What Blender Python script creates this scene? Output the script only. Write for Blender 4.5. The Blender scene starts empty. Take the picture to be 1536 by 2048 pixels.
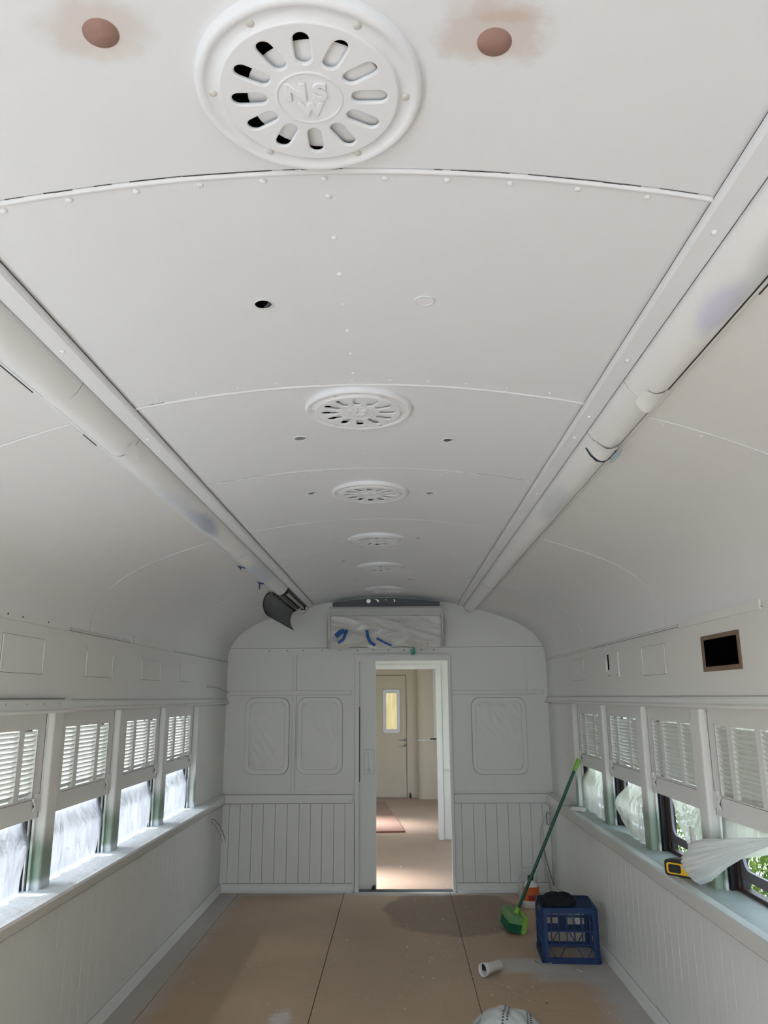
import bpy, math, random
from mathutils import Vector, Matrix, noise
random.seed(7)
C = bpy.context.scene.collection
SC = bpy.context.scene
PI = math.pi
D = 6.87            # distance of the end partition
# ------------------------------------------------------------------ camera
F = 1538.0
def make_camera():
    d = Vector(((797-768)/F, -(1394-1024)/F, 1.0)).normalized()
    roll = -0.01
    up = Vector((math.sin(roll), math.cos(roll), 0)); up = (up - d*up.dot(d)).normalized()
    r = up.cross(d)
    M = (r, d, up)
    cam = bpy.data.cameras.new('camera'); o = bpy.data.objects.new('camera', cam); C.objects.link(o)
    R = Matrix(((M[0][0], M[0][1], -M[0][2]), (M[1][0], M[1][1], -M[1][2]), (M[2][0], M[2][1], -M[2][2])))
    o.matrix_world = Matrix.Translation((0.105, 0, 1.553)) @ R.to_4x4()
    cam.sensor_fit = 'VERTICAL'; cam.sensor_height = 24; cam.sensor_width = 18
    cam.lens = F/2048*24; cam.clip_start = 0.02; cam.clip_end = 200
    SC.camera = o
make_camera()
# ------------------------------------------------------------------ world, sun, exposure
w = bpy.data.worlds.new('world'); SC.world = w; w.use_nodes = True
wn = w.node_tree; wb = wn.nodes['Background']
tc = wn.nodes.new('ShaderNodeTexCoord'); sx = wn.nodes.new('ShaderNodeSeparateXYZ')
cr = wn.nodes.new('ShaderNodeValToRGB')
cr.color_ramp.elements[0].position = 0.0; cr.color_ramp.elements[0].color = (0.80, 0.89, 1.0, 1)
cr.color_ramp.elements[1].position = 1.0; cr.color_ramp.elements[1].color = (0.64, 0.80, 1.0, 1)
wn.links.new(tc.outputs['Generated'], sx.inputs[0]); wn.links.new(sx.outputs['Z'], cr.inputs[0])
wn.links.new(cr.outputs[0], wb.inputs[0]); wb.inputs[1].default_value = 3.5
sun = bpy.data.lights.new('sun', 'SUN'); sun.energy = 17.0; sun.angle = math.radians(25); sun.color = (0.97, 0.98, 1.0)
so = bpy.data.objects.new('sun', sun); C.objects.link(so)
so.rotation_euler = Vector((-0.62, 0.12, 0.72)).to_track_quat('Z', 'Y').to_euler()
SC.view_settings.view_transform = 'Standard'; SC.view_settings.look = 'None'
SC.view_settings.gamma = 1; SC.view_settings.use_curve_mapping = False
SC.view_settings.exposure = 0.86
WINX = 1.52
def portal(x, y0, y1, z0, z1):
    l = bpy.data.lights.new('window_daylight', 'AREA'); l.shape = 'RECTANGLE'; l.size = z1-z0; l.size_y = y1-y0
    l.cycles.is_portal = True
    o = bpy.data.objects.new('window_daylight', l); C.objects.link(o)
    o.location = (x, (y0+y1)/2, (z0+z1)/2)
    o.rotation_euler = (0, PI/2 if x > 0 else -PI/2, 0)

# ------------------------------------------------------------------ materials
def N(nt, t, **kw):
    n = nt.nodes.new(t)
    for k, v in kw.items():
        setattr(n, k, v)
    return n
def mat(name, col, rough=0.5, metal=0.0, var=0.0, vscale=6.0, bump=0.0, bscale=40.0, spec=0.5, trans=0.0, emit=None):
    m = bpy.data.materials.new(name); m.use_nodes = True; nt = m.node_tree
    p = nt.nodes['Principled BSDF']
    p.inputs['Base Color'].default_value = (*col, 1); p.inputs['Roughness'].default_value = rough
    p.inputs['Metallic'].default_value = metal; p.inputs['Specular IOR Level'].default_value = spec
    p.inputs['Transmission Weight'].default_value = trans
    g = N(nt, 'ShaderNodeNewGeometry')
    if var > 0:
        n = N(nt, 'ShaderNodeTexNoise'); n.inputs['Scale'].default_value = vscale; n.inputs['Detail'].default_value = 5
        nt.links.new(g.outputs['Position'], n.inputs['Vector'])
        mx = N(nt, 'ShaderNodeMix', data_type='RGBA')
        mx.inputs['A'].default_value = (*[max(0, c*(1-var)) for c in col], 1)
        mx.inputs['B'].default_value = (*[min(1, c*(1+var)) for c in col], 1)
        nt.links.new(n.outputs['Fac'], mx.inputs['Factor']); nt.links.new(mx.outputs['Result'], p.inputs['Base Color'])
    if bump > 0:
        n2 = N(nt, 'ShaderNodeTexNoise'); n2.inputs['Scale'].default_value = bscale; n2.inputs['Detail'].default_value = 4
        nt.links.new(g.outputs['Position'], n2.inputs['Vector'])
        b = N(nt, 'ShaderNodeBump'); b.inputs['Strength'].default_value = bump; b.inputs['Distance'].default_value = 0.01
        nt.links.new(n2.outputs['Fac'], b.inputs['Height']); nt.links.new(b.outputs['Normal'], p.inputs['Normal'])
    return m
WHITE = (0.80, 0.80, 0.76)
M = {}
M['paint'] = mat('white_paint', WHITE, 0.42, var=0.015, vscale=3, bump=0.05, bscale=60)
M['ceil'] = mat('ceiling_paint', (0.80, 0.82, 0.85), 0.5, var=0.012, vscale=2, bump=0.035, bscale=90)
M['cove'] = mat('cove_paint', (0.80, 0.805, 0.80), 0.5, var=0.012, vscale=2, bump=0.035, bscale=90)
M['gap'] = mat('dark_joint', (0.05, 0.05, 0.05), 0.9)
M['joint'] = mat('joint_shade', (0.16, 0.16, 0.15), 0.9)  # dark grey for the shade lines along joints and edges
M['black'] = mat('black_rubber', (0.012, 0.013, 0.014), 0.55, var=0.3)
M['brown'] = mat('brown_sash_wood', (0.05, 0.028, 0.022), 0.5, var=0.3, vscale=20)
M['sashmetal'] = mat('purple_grey_metal', (0.16, 0.14, 0.16), 0.4, metal=0.4, var=0.2)
M['greymetal'] = mat('dark_grey_metal', (0.085, 0.10, 0.105), 0.35, metal=0.3, var=0.15)
M['fixture_in'] = mat('dirty_reflector', (0.11, 0.105, 0.09), 0.4, metal=0.4, var=0.4, vscale=25)
M['flapgrey'] = mat('slate_grey_lining', (0.10, 0.12, 0.125), 0.45, var=0.1)
M['tube'] = mat('dusty_lamp_tube', (0.42, 0.40, 0.36), 0.35)
M['blue'] = mat('blue_masking_tape', (0.01, 0.10, 0.34), 0.6, var=0.15)
M['navy'] = mat('navy_tape', (0.012, 0.03, 0.06), 0.6)
M['paleblue'] = mat('pale_blue_tape', (0.45, 0.58, 0.68), 0.6)
M['cover_plain'] = mat('painted_film', (0.84, 0.85, 0.85), 0.35)
M['crate'] = mat('blue_crate_plastic', (0.005, 0.033, 0.12), 0.38, var=0.25, vscale=18)
M['cloth'] = mat('black_cloth', (0.008, 0.009, 0.016), 0.95, bump=0.6, bscale=120, var=0.5, vscale=60)
M['dkgreen'] = mat('dark_green_handle', (0.004, 0.085, 0.045), 0.35)
M['lime'] = mat('lime_plastic', (0.25, 0.52, 0.07), 0.4)
M['palegreen'] = mat('dusty_green_plastic', (0.16, 0.36, 0.14), 0.6, var=0.15)
M['bristle'] = mat('teal_bristles', (0.0, 0.13, 0.06), 0.7, var=0.3, vscale=150)
M['yellow'] = mat('yellow_plastic', (0.85, 0.50, 0.01), 0.4)
M['pvc'] = mat('white_pvc', (0.80, 0.78, 0.75), 0.35)
M['rawwood'] = mat('raw_wood', (0.20, 0.14, 0.085), 0.7, var=0.35, vscale=30)
M['hole'] = mat('black_void', (0.002, 0.002, 0.002), 1.0, spec=0.0)
M['orange'] = mat('orange_label', (0.60, 0.12, 0.02), 0.5, var=0.2, vscale=60)
M['red'] = mat('dark_red_label', (0.30, 0.03, 0.02), 0.5)
M['redwood'] = mat('reddish_board', (0.33, 0.20, 0.155), 0.6, var=0.12, vscale=8)
M['rededge'] = mat('red_board_edge', (0.26, 0.07, 0.045), 0.6)
M['wire'] = mat('painted_wire', (0.62, 0.61, 0.58), 0.5)
M['wiredk'] = mat('grey_wire', (0.25, 0.25, 0.24), 0.5)
M['flake'] = mat('paint_flake', (0.78, 0.76, 0.68), 0.7)
M['teal'] = mat('teal_print', (0.03, 0.35, 0.28), 0.6)
M['print'] = mat('grey_print', (0.10, 0.11, 0.12), 0.6)
M['bag'] = mat('pale_plastic_bag', (0.62, 0.66, 0.64), 0.3, var=0.05, bump=0.3, bscale=18)
M['beige'] = mat('warm_white_paint', (0.68, 0.61, 0.49), 0.45, var=0.02)
M['chrome'] = mat('chrome', (0.6, 0.62, 0.64), 0.42, metal=1.0)
M['bark'] = mat('pale_stem', (0.35, 0.30, 0.20), 0.8)
M['ground'] = mat('outside_ground', (0.38, 0.39, 0.38), 0.9, var=0.3, vscale=2)
M['fence'] = mat('pinkish_fence', (0.62, 0.50, 0.40), 0.8, var=0.2, vscale=1.2)
M['acbody'] = mat('ac_white', (0.72, 0.72, 0.70), 0.35)
M['orangefill'] = mat('rust_primer', (0.42, 0.14, 0.05), 0.8, var=0.4, vscale=60)
def leafmat(name, a, b):
    m = bpy.data.materials.new(name); m.use_nodes = True; nt = m.node_tree
    for n in list(nt.nodes): nt.nodes.remove(n)
    out = N(nt, 'ShaderNodeOutputMaterial'); g = N(nt, 'ShaderNodeNewGeometry')
    mx = N(nt, 'ShaderNodeMix', data_type='RGBA'); mx.inputs['A'].default_value = (*a, 1); mx.inputs['B'].default_value = (*b, 1)
    nt.links.new(g.outputs['Random Per Island'], mx.inputs['Factor'])
    d = N(nt, 'ShaderNodeBsdfDiffuse'); t = N(nt, 'ShaderNodeBsdfTranslucent'); ms = N(nt, 'ShaderNodeMixShader'); ms.inputs[0].default_value = 0.5
    nt.links.new(mx.outputs['Result'], d.inputs[0]); nt.links.new(mx.outputs['Result'], t.inputs[0])
    nt.links.new(d.outputs[0], ms.inputs[1]); nt.links.new(t.outputs[0], ms.inputs[2]); nt.links.new(ms.outputs[0], out.inputs[0])
    return m
M['leaf'] = leafmat('spring_leaf', (0.10, 0.20, 0.03), (0.34, 0.42, 0.10))
def film(name, transp, transl, col=(0.9, 0.92, 0.93), rough=0.25, bump=0.4, bscale=9.0, stretch=(1, 1, 0.25)):
    m = bpy.data.materials.new(name); m.use_nodes = True; nt = m.node_tree
    for n in list(nt.nodes): nt.nodes.remove(n)
    out = N(nt, 'ShaderNodeOutputMaterial')
    g = N(nt, 'ShaderNodeNewGeometry'); mp = N(nt, 'ShaderNodeMapping'); mp.inputs['Scale'].default_value = stretch
    nt.links.new(g.outputs['Position'], mp.inputs['Vector'])
    nz = N(nt, 'ShaderNodeTexNoise'); nz.inputs['Scale'].default_value = bscale; nz.inputs['Detail'].default_value = 6; nz.inputs['Distortion'].default_value = 1.2
    nt.links.new(mp.outputs[0], nz.inputs['Vector'])
    b = N(nt, 'ShaderNodeBump'); b.inputs['Strength'].default_value = bump; b.inputs['Distance'].default_value = 0.03
    nt.links.new(nz.outputs['Fac'], b.inputs['Height'])
    tr = N(nt, 'ShaderNodeBsdfTransparent'); tl = N(nt, 'ShaderNodeBsdfTranslucent'); df = N(nt, 'ShaderNodeBsdfDiffuse'); gl = N(nt, 'ShaderNodeBsdfGlossy')
    for x in (tl, df): x.inputs[0].default_value = (*col, 1)
    gl.inputs['Roughness'].default_value = rough
    for x in (tl, df, gl): nt.links.new(b.outputs['Normal'], x.inputs['Normal'])
    m1 = N(nt, 'ShaderNodeMixShader'); m1.inputs[0].default_value = transl
    nt.links.new(df.outputs[0], m1.inputs[1]); nt.links.new(tl.outputs[0], m1.inputs[2])
    m2 = N(nt, 'ShaderNodeMixShader'); m2.inputs[0].default_value = 0.06
    nt.links.new(m1.outputs[0], m2.inputs[1]); nt.links.new(gl.outputs[0], m2.inputs[2])
    # thin streaks of denser film where it is creased
    r = N(nt, 'ShaderNodeMapRange'); r.inputs['From Min'].default_value = 0.35; r.inputs['From Max'].default_value = 0.7
    r.inputs['To Min'].default_value = min(1, transp*1.35); r.inputs['To Max'].default_value = transp*0.55
    nt.links.new(nz.outputs['Fac'], r.inputs['Value'])
    m3 = N(nt, 'ShaderNodeMixShader'); nt.links.new(r.outputs[0], m3.inputs[0])
    nt.links.new(m2.outputs[0], m3.inputs[1]); nt.links.new(tr.outputs[0], m3.inputs[2])
    nt.links.new(m3.outputs[0], out.inputs[0])
    return m
M['film'] = film('white_plastic_film', 0.06, 0.62, col=(0.26, 0.265, 0.285), bump=1.0, bscale=14)
M['film_r'] = film('clear_plastic_film', 0.09, 0.6, col=(0.66, 0.63, 0.56), bump=0.7)
M['film_ac'] = film('film_over_conditioner', 0.12, 0.10, col=(0.78, 0.77, 0.72), bump=0.12, bscale=8, stretch=(1, 1, 1.6))
M['film_bunch'] = film('bunched_plastic_film', 0.06, 0.38, col=(0.93, 0.94, 0.94), bump=0.3, bscale=12, stretch=(1, .4, 2))
M['clear'] = film('clear_tub_plastic', 0.82, 0.3, bump=0.0)
M['yellowpaper'] = film('yellow_paper_on_glass', 0.05, 0.95, col=(0.36, 0.31, 0.19), bump=0.5)
def glassmat(nm, tint):
    m = bpy.data.materials.new(nm); m.use_nodes = True; nt = m.node_tree
    for n in list(nt.nodes): nt.nodes.remove(n)
    out = N(nt, 'ShaderNodeOutputMaterial'); tr = N(nt, 'ShaderNodeBsdfTransparent'); gl = N(nt, 'ShaderNodeBsdfGlossy')
    gl.inputs['Roughness'].default_value = 0.05; tr.inputs[0].default_value = tint
    ms = N(nt, 'ShaderNodeMixShader'); ms.inputs[0].default_value = 0.06
    nt.links.new(tr.outputs[0], ms.inputs[1]); nt.links.new(gl.outputs[0], ms.inputs[2]); nt.links.new(ms.outputs[0], out.inputs[0])
    return m
M['glass'] = glassmat('window_glass', (.95, .96, .955, 1)); M['dirty_glass'] = glassmat('grimy_window_glass', (.82, .84, .84, 1))

def mask_mix(m, builders, base_socket='Base Color'):
    """layer wear and overspray of a shape of its own over a Principled colour.
    builders: list of (colour, func(nt, position_socket)->mask socket)"""
    nt = m.node_tree; p = nt.nodes['Principled BSDF']; g = N(nt, 'ShaderNodeNewGeometry')
    inp = p.inputs[base_socket]
    cur = inp.links[0].from_socket if inp.links else None
    base = tuple(inp.default_value)
    for col, fn in builders:
        mk = fn(nt, g.outputs['Position'])
        mx = N(nt, 'ShaderNodeMix', data_type='RGBA')
        if cur is None: mx.inputs['A'].default_value = base
        else: nt.links.new(cur, mx.inputs['A'])
        mx.inputs['B'].default_value = (*col, 1)
        nt.links.new(mk, mx.inputs['Factor']); cur = mx.outputs['Result']
    nt.links.new(cur, inp)
def mth(nt, op, a, b=None, clamp=False):
    n = N(nt, 'ShaderNodeMath', operation=op); n.use_clamp = clamp
    for i, v in enumerate((a, b)):
        if v is None: continue
        if isinstance(v, (int, float)): n.inputs[i].default_value = v
        else: nt.links.new(v, n.inputs[i])
    return n.outputs[0]
def nz(nt, pos, scale, detail=4, amp=1.0, stretch=None):
    if stretch:
        mp = N(nt, 'ShaderNodeMapping'); mp.inputs['Scale'].default_value = stretch; nt.links.new(pos, mp.inputs[0]); pos = mp.outputs[0]
    n = N(nt, 'ShaderNodeTexNoise'); n.inputs['Scale'].default_value = scale; n.inputs['Detail'].default_value = detail
    nt.links.new(pos, n.inputs['Vector'])
    return mth(nt, 'MULTIPLY', mth(nt, 'SUBTRACT', n.outputs['Fac'], 0.5), amp)
def ramp(nt, v, lo, hi, out=1.0):
    r = N(nt, 'ShaderNodeMapRange'); r.interpolation_type = 'SMOOTHSTEP'
    r.inputs['From Min'].default_value = lo; r.inputs['From Max'].default_value = hi
    r.inputs['To Min'].default_value = 0; r.inputs['To Max'].default_value = out
    nt.links.new(v, r.inputs['Value']); return r.outputs[0]
def spot(cx, cy, rx, ry, soft=0.35, wob=0.6, wscale=12, amt=1.0, axes=(0, 1), rot=0.0):
    """a blotch with an irregular rim at a real place on the surface"""
    def fn(nt, pos):
        s = N(nt, 'ShaderNodeSeparateXYZ'); nt.links.new(pos, s.inputs[0])
        a = mth(nt, 'SUBTRACT', s.outputs[axes[0]], cx); b = mth(nt, 'SUBTRACT', s.outputs[axes[1]], cy)
        if rot:
            ca, sa = math.cos(rot), math.sin(rot)
            a2 = mth(nt, 'ADD', mth(nt, 'MULTIPLY', a, ca), mth(nt, 'MULTIPLY', b, sa))
            b2 = mth(nt, 'SUBTRACT', mth(nt, 'MULTIPLY', b, ca), mth(nt, 'MULTIPLY', a, sa)); a, b = a2, b2
        a = mth(nt, 'DIVIDE', a, rx); b = mth(nt, 'DIVIDE', b, ry)
        d = mth(nt, 'SQRT', mth(nt, 'ADD', mth(nt, 'MULTIPLY', a, a), mth(nt, 'MULTIPLY', b, b)))
        d = mth(nt, 'ADD', d, nz(nt, pos, wscale, 5, wob))
        return mth(nt, 'MULTIPLY', ramp(nt, mth(nt, 'MULTIPLY', d, -1), -1-soft/2, -1+soft/2), amt)
    return fn
def rectspot(x0, x1, y0, y1, soft=0.04, amt=1.0, wob=0.03, rot=0.0):
    def fn(nt, pos):
        s = N(nt, 'ShaderNodeSeparateXYZ'); nt.links.new(pos, s.inputs[0])
        n = nz(nt, pos, 14, 5, wob)
        a = mth(nt, 'SUBTRACT', mth(nt, 'ABSOLUTE', mth(nt, 'SUBTRACT', s.outputs[0], (x0+x1)/2)), (x1-x0)/2)
        b = mth(nt, 'SUBTRACT', mth(nt, 'ABSOLUTE', mth(nt, 'SUBTRACT', s.outputs[1], (y0+y1)/2)), (y1-y0)/2)
        d = mth(nt, 'ADD', mth(nt, 'MAXIMUM', a, b), n)
        v = ramp(nt, mth(nt, 'MULTIPLY', d, -1), -soft, soft)
        v2 = mth(nt, 'ADD', mth(nt, 'MULTIPLY', v, amt), mth(nt, 'MULTIPLY', mth(nt, 'MULTIPLY', nz(nt, pos, 40, 4, 0.9), v), amt), True)
        return v2
    return fn
# floor: brown hardboard, damp stain, white overspray round the walls
M['floor'] = mat('brown_hardboard', (0.53, 0.375, 0.255), 0.55, var=0.10, vscale=2.5, bump=0.08, bscale=50)
def edge_spray(nt, pos):
    s = N(nt, 'ShaderNodeSeparateXYZ'); nt.links.new(pos, s.inputs[0])
    ax = mth(nt, 'ABSOLUTE', mth(nt, 'ADD', s.outputs[0], 0.02)); n = nz(nt, pos, 5, 5, 0.22)
    a = ramp(nt, mth(nt, 'ADD', ax, n), 1.06, 1.30)
    b = ramp(nt, mth(nt, 'ADD', s.outputs[1], mth(nt, 'MULTIPLY', n, 0.5)), 6.70, 6.80)
    c = ramp(nt, mth(nt, 'MULTIPLY', s.outputs[1], -1), -6.90, -6.88)
    return mth(nt, 'MULTIPLY', mth(nt, 'MULTIPLY', mth(nt, 'MAXIMUM', a, b), c), 0.78)
mask_mix(M['floor'], [
    ((0.26, 0.188, 0.132), spot(0.50, 6.27, 0.52, 0.62, 0.12, 0.35, 4, 0.8)),
    ((0.52, 0.52, 0.51), edge_spray),
    ((0.62, 0.64, 0.63), rectspot(0.70, 1.10, 4.96, 5.20, 0.05, 0.75)),
    ((0.56, 0.58, 0.57), rectspot(0.86, 1.26, 4.80, 5.02, 0.05, 0.6)),
    ((0.75, 0.78, 0.80), spot(-0.50, 4.29, 0.05, 0.11, 0.9, 1.3, 22, 0.7)),
    ((0.46, 0.36, 0.27), spot(-0.1, 5.0, 0.8, 1.2, 1.5, 1.2, 1.5, 0.35)),
])
M['floor_in'] = mat('vestibule_floor', (0.42, 0.30, 0.225), 0.5, var=0.12, vscale=3, bump=0.08, bscale=40)
# posts: white overspray above, old green enamel below
M['post'] = mat('post_paint', WHITE, 0.4, bump=0.1)
def below(z, soft, amt=1.0, wob=0.06):
    def fn(nt, pos):
        s = N(nt, 'ShaderNodeSeparateXYZ'); nt.links.new(pos, s.inputs[0])
        return ramp(nt, mth(nt, 'ADD', mth(nt, 'MULTIPLY', s.outputs[2], -1), nz(nt, pos, 9, 4, wob)), -(z+soft), -(z-soft), amt)
    return fn
mask_mix(M['post'], [((0.20, 0.27, 0.19), below(0.98, 0.07, 0.95)), ((0.72, 0.75, 0.76), below(0.815, 0.015, 0.85, 0.01))])
M['post_r'] = mat('post_paint_right', WHITE, 0.4, bump=0.1)
mask_mix(M['post_r'], [((0.22, 0.29, 0.21), below(0.99, 0.07, 0.95))])
M['sill_l'] = mat('dusty_white_sill', (0.88, 0.90, 0.92), 0.6, var=0.06, vscale=30, bump=0.6, bscale=35)
M['sill_r'] = mat('green_grey_sill', (0.34, 0.375, 0.35), 0.5, var=0.15, vscale=12, bump=0.3, bscale=40)
M['apron'] = M['paint']
# light cover: white paint over film with blue tape ghosting through
def cover_mat(name, spots):
    m = mat(name, (0.84, 0.85, 0.85), 0.3, bump=0.25, bscale=14)
    mask_mix(m, spots); return m
M['cover_l'] = cover_mat('left_cover_film', [
    ((0.30, 0.38, 0.52), spot(-0.725, 3.20, 0.028, 0.22, 0.9, 0.7, 14, 0.8)),
    ((0.62, 0.68, 0.76), spot(-0.74, 2.90, 0.035, 0.32, 1.2, 0.6, 9, 0.7)),
    ((0.50, 0.60, 0.76), spot(-0.73, 4.60, 0.05, 0.30, 1.0, 0.6, 12, 0.6)),
    ((0.62, 0.70, 0.80), spot(-0.78, 1.45, 0.04, 0.30, 1.2, 0.6, 9, 0.5))])
M['cover_r'] = cover_mat('right_cover_film', [
    ((0.56, 0.56, 0.76), spot(0.735, 1.36, 0.028, 0.10, 0.9, 0.5, 14, 0.7)),
    ((0.58, 0.64, 0.66), spot(0.75, 1.10, 0.030, 0.20, 1.0, 0.5, 14, 0.6)),
    ((0.55, 0.62, 0.68), spot(0.72, 2.95, 0.030, 0.25, 1.0, 0.6, 12, 0.6))])
# ceiling with pink filler smears round the two plugged sockets
mask_mix(M['ceil'], [
    ((0.64, 0.57, 0.53), spot(-0.285, 0.825, 0.064, 0.044, 0.8, 0.9, 28, 0.65)),
    ((0.62, 0.545, 0.505), spot(0.238, 0.845, 0.070, 0.050, 0.6, 1.1, 26, 0.7)),
    ((0.60, 0.46, 0.38), spot(0.250, 0.822, 0.034, 0.010, 0.9, 1.2, 40, 0.5)),
    ((0.72, 0.67, 0.62), spot(-0.27, 0.86, 0.04, 0.02, 0.9, 1.2, 40, 0.4))])
M['filler'] = mat('pink_filler', (0.34, 0.205, 0.17), 0.85, var=0.12, vscale=80)

# ------------------------------------------------------------------ mesh helpers
class MB:
    def __init__(s): s.v = []; s.f = []; s.m = []; s.sm = []
    def add(s, vs, fs, mi=0, smooth=False):
        b = len(s.v); s.v += [tuple(v) for v in vs]
        for f in fs: s.f.append(tuple(b+i for i in f)); s.m.append(mi); s.sm.append(smooth)
    def box(s, x0, x1, y0, y1, z0, z1, mi=0, T=None):
        vs = [(x, y, z) for x in (x0, x1) for y in (y0, y1) for z in (z0, z1)]
        if T: vs = [tuple(T @ Vector(v)) for v in vs]
        s.add(vs, [(0, 1, 3, 2), (4, 6, 7, 5), (0, 4, 5, 1), (2, 3, 7, 6), (0, 2, 6, 4), (1, 5, 7, 3)], mi)
    def prism(s, pts, ax, a, b, mi=0, smooth=False, caps=True):
        """closed 2-D outline pulled along axis ax from a to b. pts order: remaining axes ascending"""
        def mk(p, t):
            q = list(p); q.insert(ax, t); return q
        n = len(pts); vs = [mk(p, a) for p in pts]+[mk(p, b) for p in pts]
        fs = [(i, (i+1) % n, n+(i+1) % n, n+i) for i in range(n)]
        s.add(vs, fs, mi, smooth)
        if caps:
            s.add(vs, [tuple(range(n)), tuple(range(2*n-1, n-1, -1))], mi)
    def tube(s, pts, r, n=8, mi=0, caps=True):
        pts = [Vector(p) for p in pts]; rr = r if isinstance(r, (list, tuple)) else [r]*len(pts)
        vs = []; up = Vector((0.3, 0.2, 1)).normalized()
        for i, p in enumerate(pts):
            t = (pts[min(i+1, len(pts)-1)]-pts[max(i-1, 0)])
            t = t.normalized() if t.length > 1e-9 else Vector((0, 0, 1))
            a = t.cross(up)
            if a.length < 1e-3: a = t.cross(Vector((1, 0, 0)))
            a.normalize(); b = t.cross(a); up = b if b.dot(up) > 0 else -b
            b = up - t*up.dot(t); b.normalize(); a = t.cross(b)
            for k in range(n):
                th = 2*PI*k/n; vs.append(p+a*math.cos(th)*rr[i]+b*math.sin(th)*rr[i])
        fs = [(i*n+k, i*n+(k+1) % n, (i+1)*n+(k+1) % n, (i+1)*n+k) for i in range(len(pts)-1) for k in range(n)]
        s.add(vs, fs, mi, True)
        if caps: s.add(vs, [tuple(range(n)), tuple(range(len(vs)-1, len(vs)-n-1, -1))], mi)
    def lathe(s, prof, n=24, T=None, mi=0, smooth=True, close=False):
        vs = []
        for r, z in prof:
            for k in range(n):
                v = Vector((r*math.cos(2*PI*k/n), r*math.sin(2*PI*k/n), z)); vs.append(T @ v if T else v)
        m = len(prof)
        fs = [(i*n+k, i*n+(k+1) % n, (i+1)*n+(k+1) % n, (i+1)*n+k) for i in range(m-1) for k in range(n)]
        s.add(vs, fs, mi, smooth)
        if close: s.add(vs, [tuple(range(n)), tuple(range(m*n-1, m*n-n-1, -1))], mi)
    def grid(s, fn, nu, nv, mi=0, smooth=True):
        vs = [fn(i/nu, j/nv) for i in range(nu+1) for j in range(nv+1)]
        fs = [(i*(nv+1)+j, (i+1)*(nv+1)+j, (i+1)*(nv+1)+j+1, i*(nv+1)+j+1) for i in range(nu) for j in range(nv)]
        s.add(vs, fs, mi, smooth)
    def mesh(s, name, mats, off=(0, 0, 0)):
        me = bpy.data.meshes.new(name)
        ox, oy, oz = off
        me.from_pydata([(x-ox, y-oy, z-oz) for x, y, z in s.v], [], s.f)
        for m in mats: me.materials.append(m)
        for p, mi, sm in zip(me.polygons, s.m, s.sm): p.material_index = mi; p.use_smooth = sm
        me.validate(); me.update()
        return me
def wloc(o):
    v = Vector((0, 0, 0))
    while o is not None: v = v+o.location; o = o.parent
    return v
def put(name, mb, mats, parent=None, kind=None, label=None, local=False, loc=None):
    if not isinstance(mats, (list, tuple)): mats = [mats]
    off = (0, 0, 0)
    if parent is not None and not local: off = wloc(parent)
    if loc is not None: off = Vector(off)+Vector(loc) if not local else (0, 0, 0)
    me = mb.mesh(name, mats, off); o = bpy.data.objects.new(name, me); C.objects.link(o); o.parent = parent
    if loc is not None: o.location = loc
    if kind: o['kind'] = kind
    if label: o['label'] = label
    return o
def empty(name, loc=(0, 0, 0), label=None, cat=None, group=None, kind=None):
    o = bpy.data.objects.new(name, None); C.objects.link(o); o.location = loc; o.empty_display_size = 0.05
    tag(o, label, cat, group, kind); return o
def tag(o, label=None, cat=None, group=None, kind=None):
    if label: o['label'] = label
    if cat: o['category'] = cat
    if group: o['group'] = group
    if kind: o['kind'] = kind
    return o
def share(name, me, parent, loc, rot=None, scale=None):
    o = bpy.data.objects.new(name, me); C.objects.link(o); o.parent = parent; o.location = loc
    if rot: o.rotation_euler = rot
    if scale: o.scale = scale
    return o
def copy_tree(o, parent=None):
    c = o.copy(); C.objects.link(c); c.parent = parent
    for ch in list(o.children): copy_tree(ch, c)
    return c
def curve_mesh(name, splines, extrude=0.0, bevel=0.0, bres=2, text=None, size=1.0):
    if text is not None:
        cu = bpy.data.curves.new(name, 'FONT'); cu.body = text; cu.size = size; cu.offset = size*.03; cu.align_x = 'CENTER'; cu.align_y = 'CENTER'
    else:
        cu = bpy.data.curves.new(name, 'CURVE'); cu.dimensions = '2D'; cu.fill_mode = 'BOTH'
        for pts in splines:
            sp = cu.splines.new('POLY'); sp.points.add(len(pts)-1); sp.use_cyclic_u = True
            for p, q in zip(sp.points, pts): p.co = (q[0], q[1], 0, 1)
    cu.extrude = extrude; cu.bevel_depth = bevel; cu.bevel_resolution = bres
    o = bpy.data.objects.new(name, cu); C.objects.link(o)
    dg = bpy.context.evaluated_depsgraph_get(); dg.update()
    me = bpy.data.meshes.new_from_object(o.evaluated_get(dg)); me.name = name
    bpy.data.objects.remove(o)
    return me
def rrect(x0, x1, y0, y1, r, n=8):
    out = []
    for cx, cy, a in ((x1-r, y1-r, 0), (x0+r, y1-r, PI/2), (x0+r, y0+r, PI), (x1-r, y0+r, 3*PI/2)):
        for k in range(n+1):
            t = a+PI/2*k/n; out.append((cx+r*math.cos(t), cy+r*math.sin(t)))
    return out
def circ(cx, cy, r, n=24): return [(cx+r*math.cos(2*PI*k/n), cy+r*math.sin(2*PI*k/n)) for k in range(n)]

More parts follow.
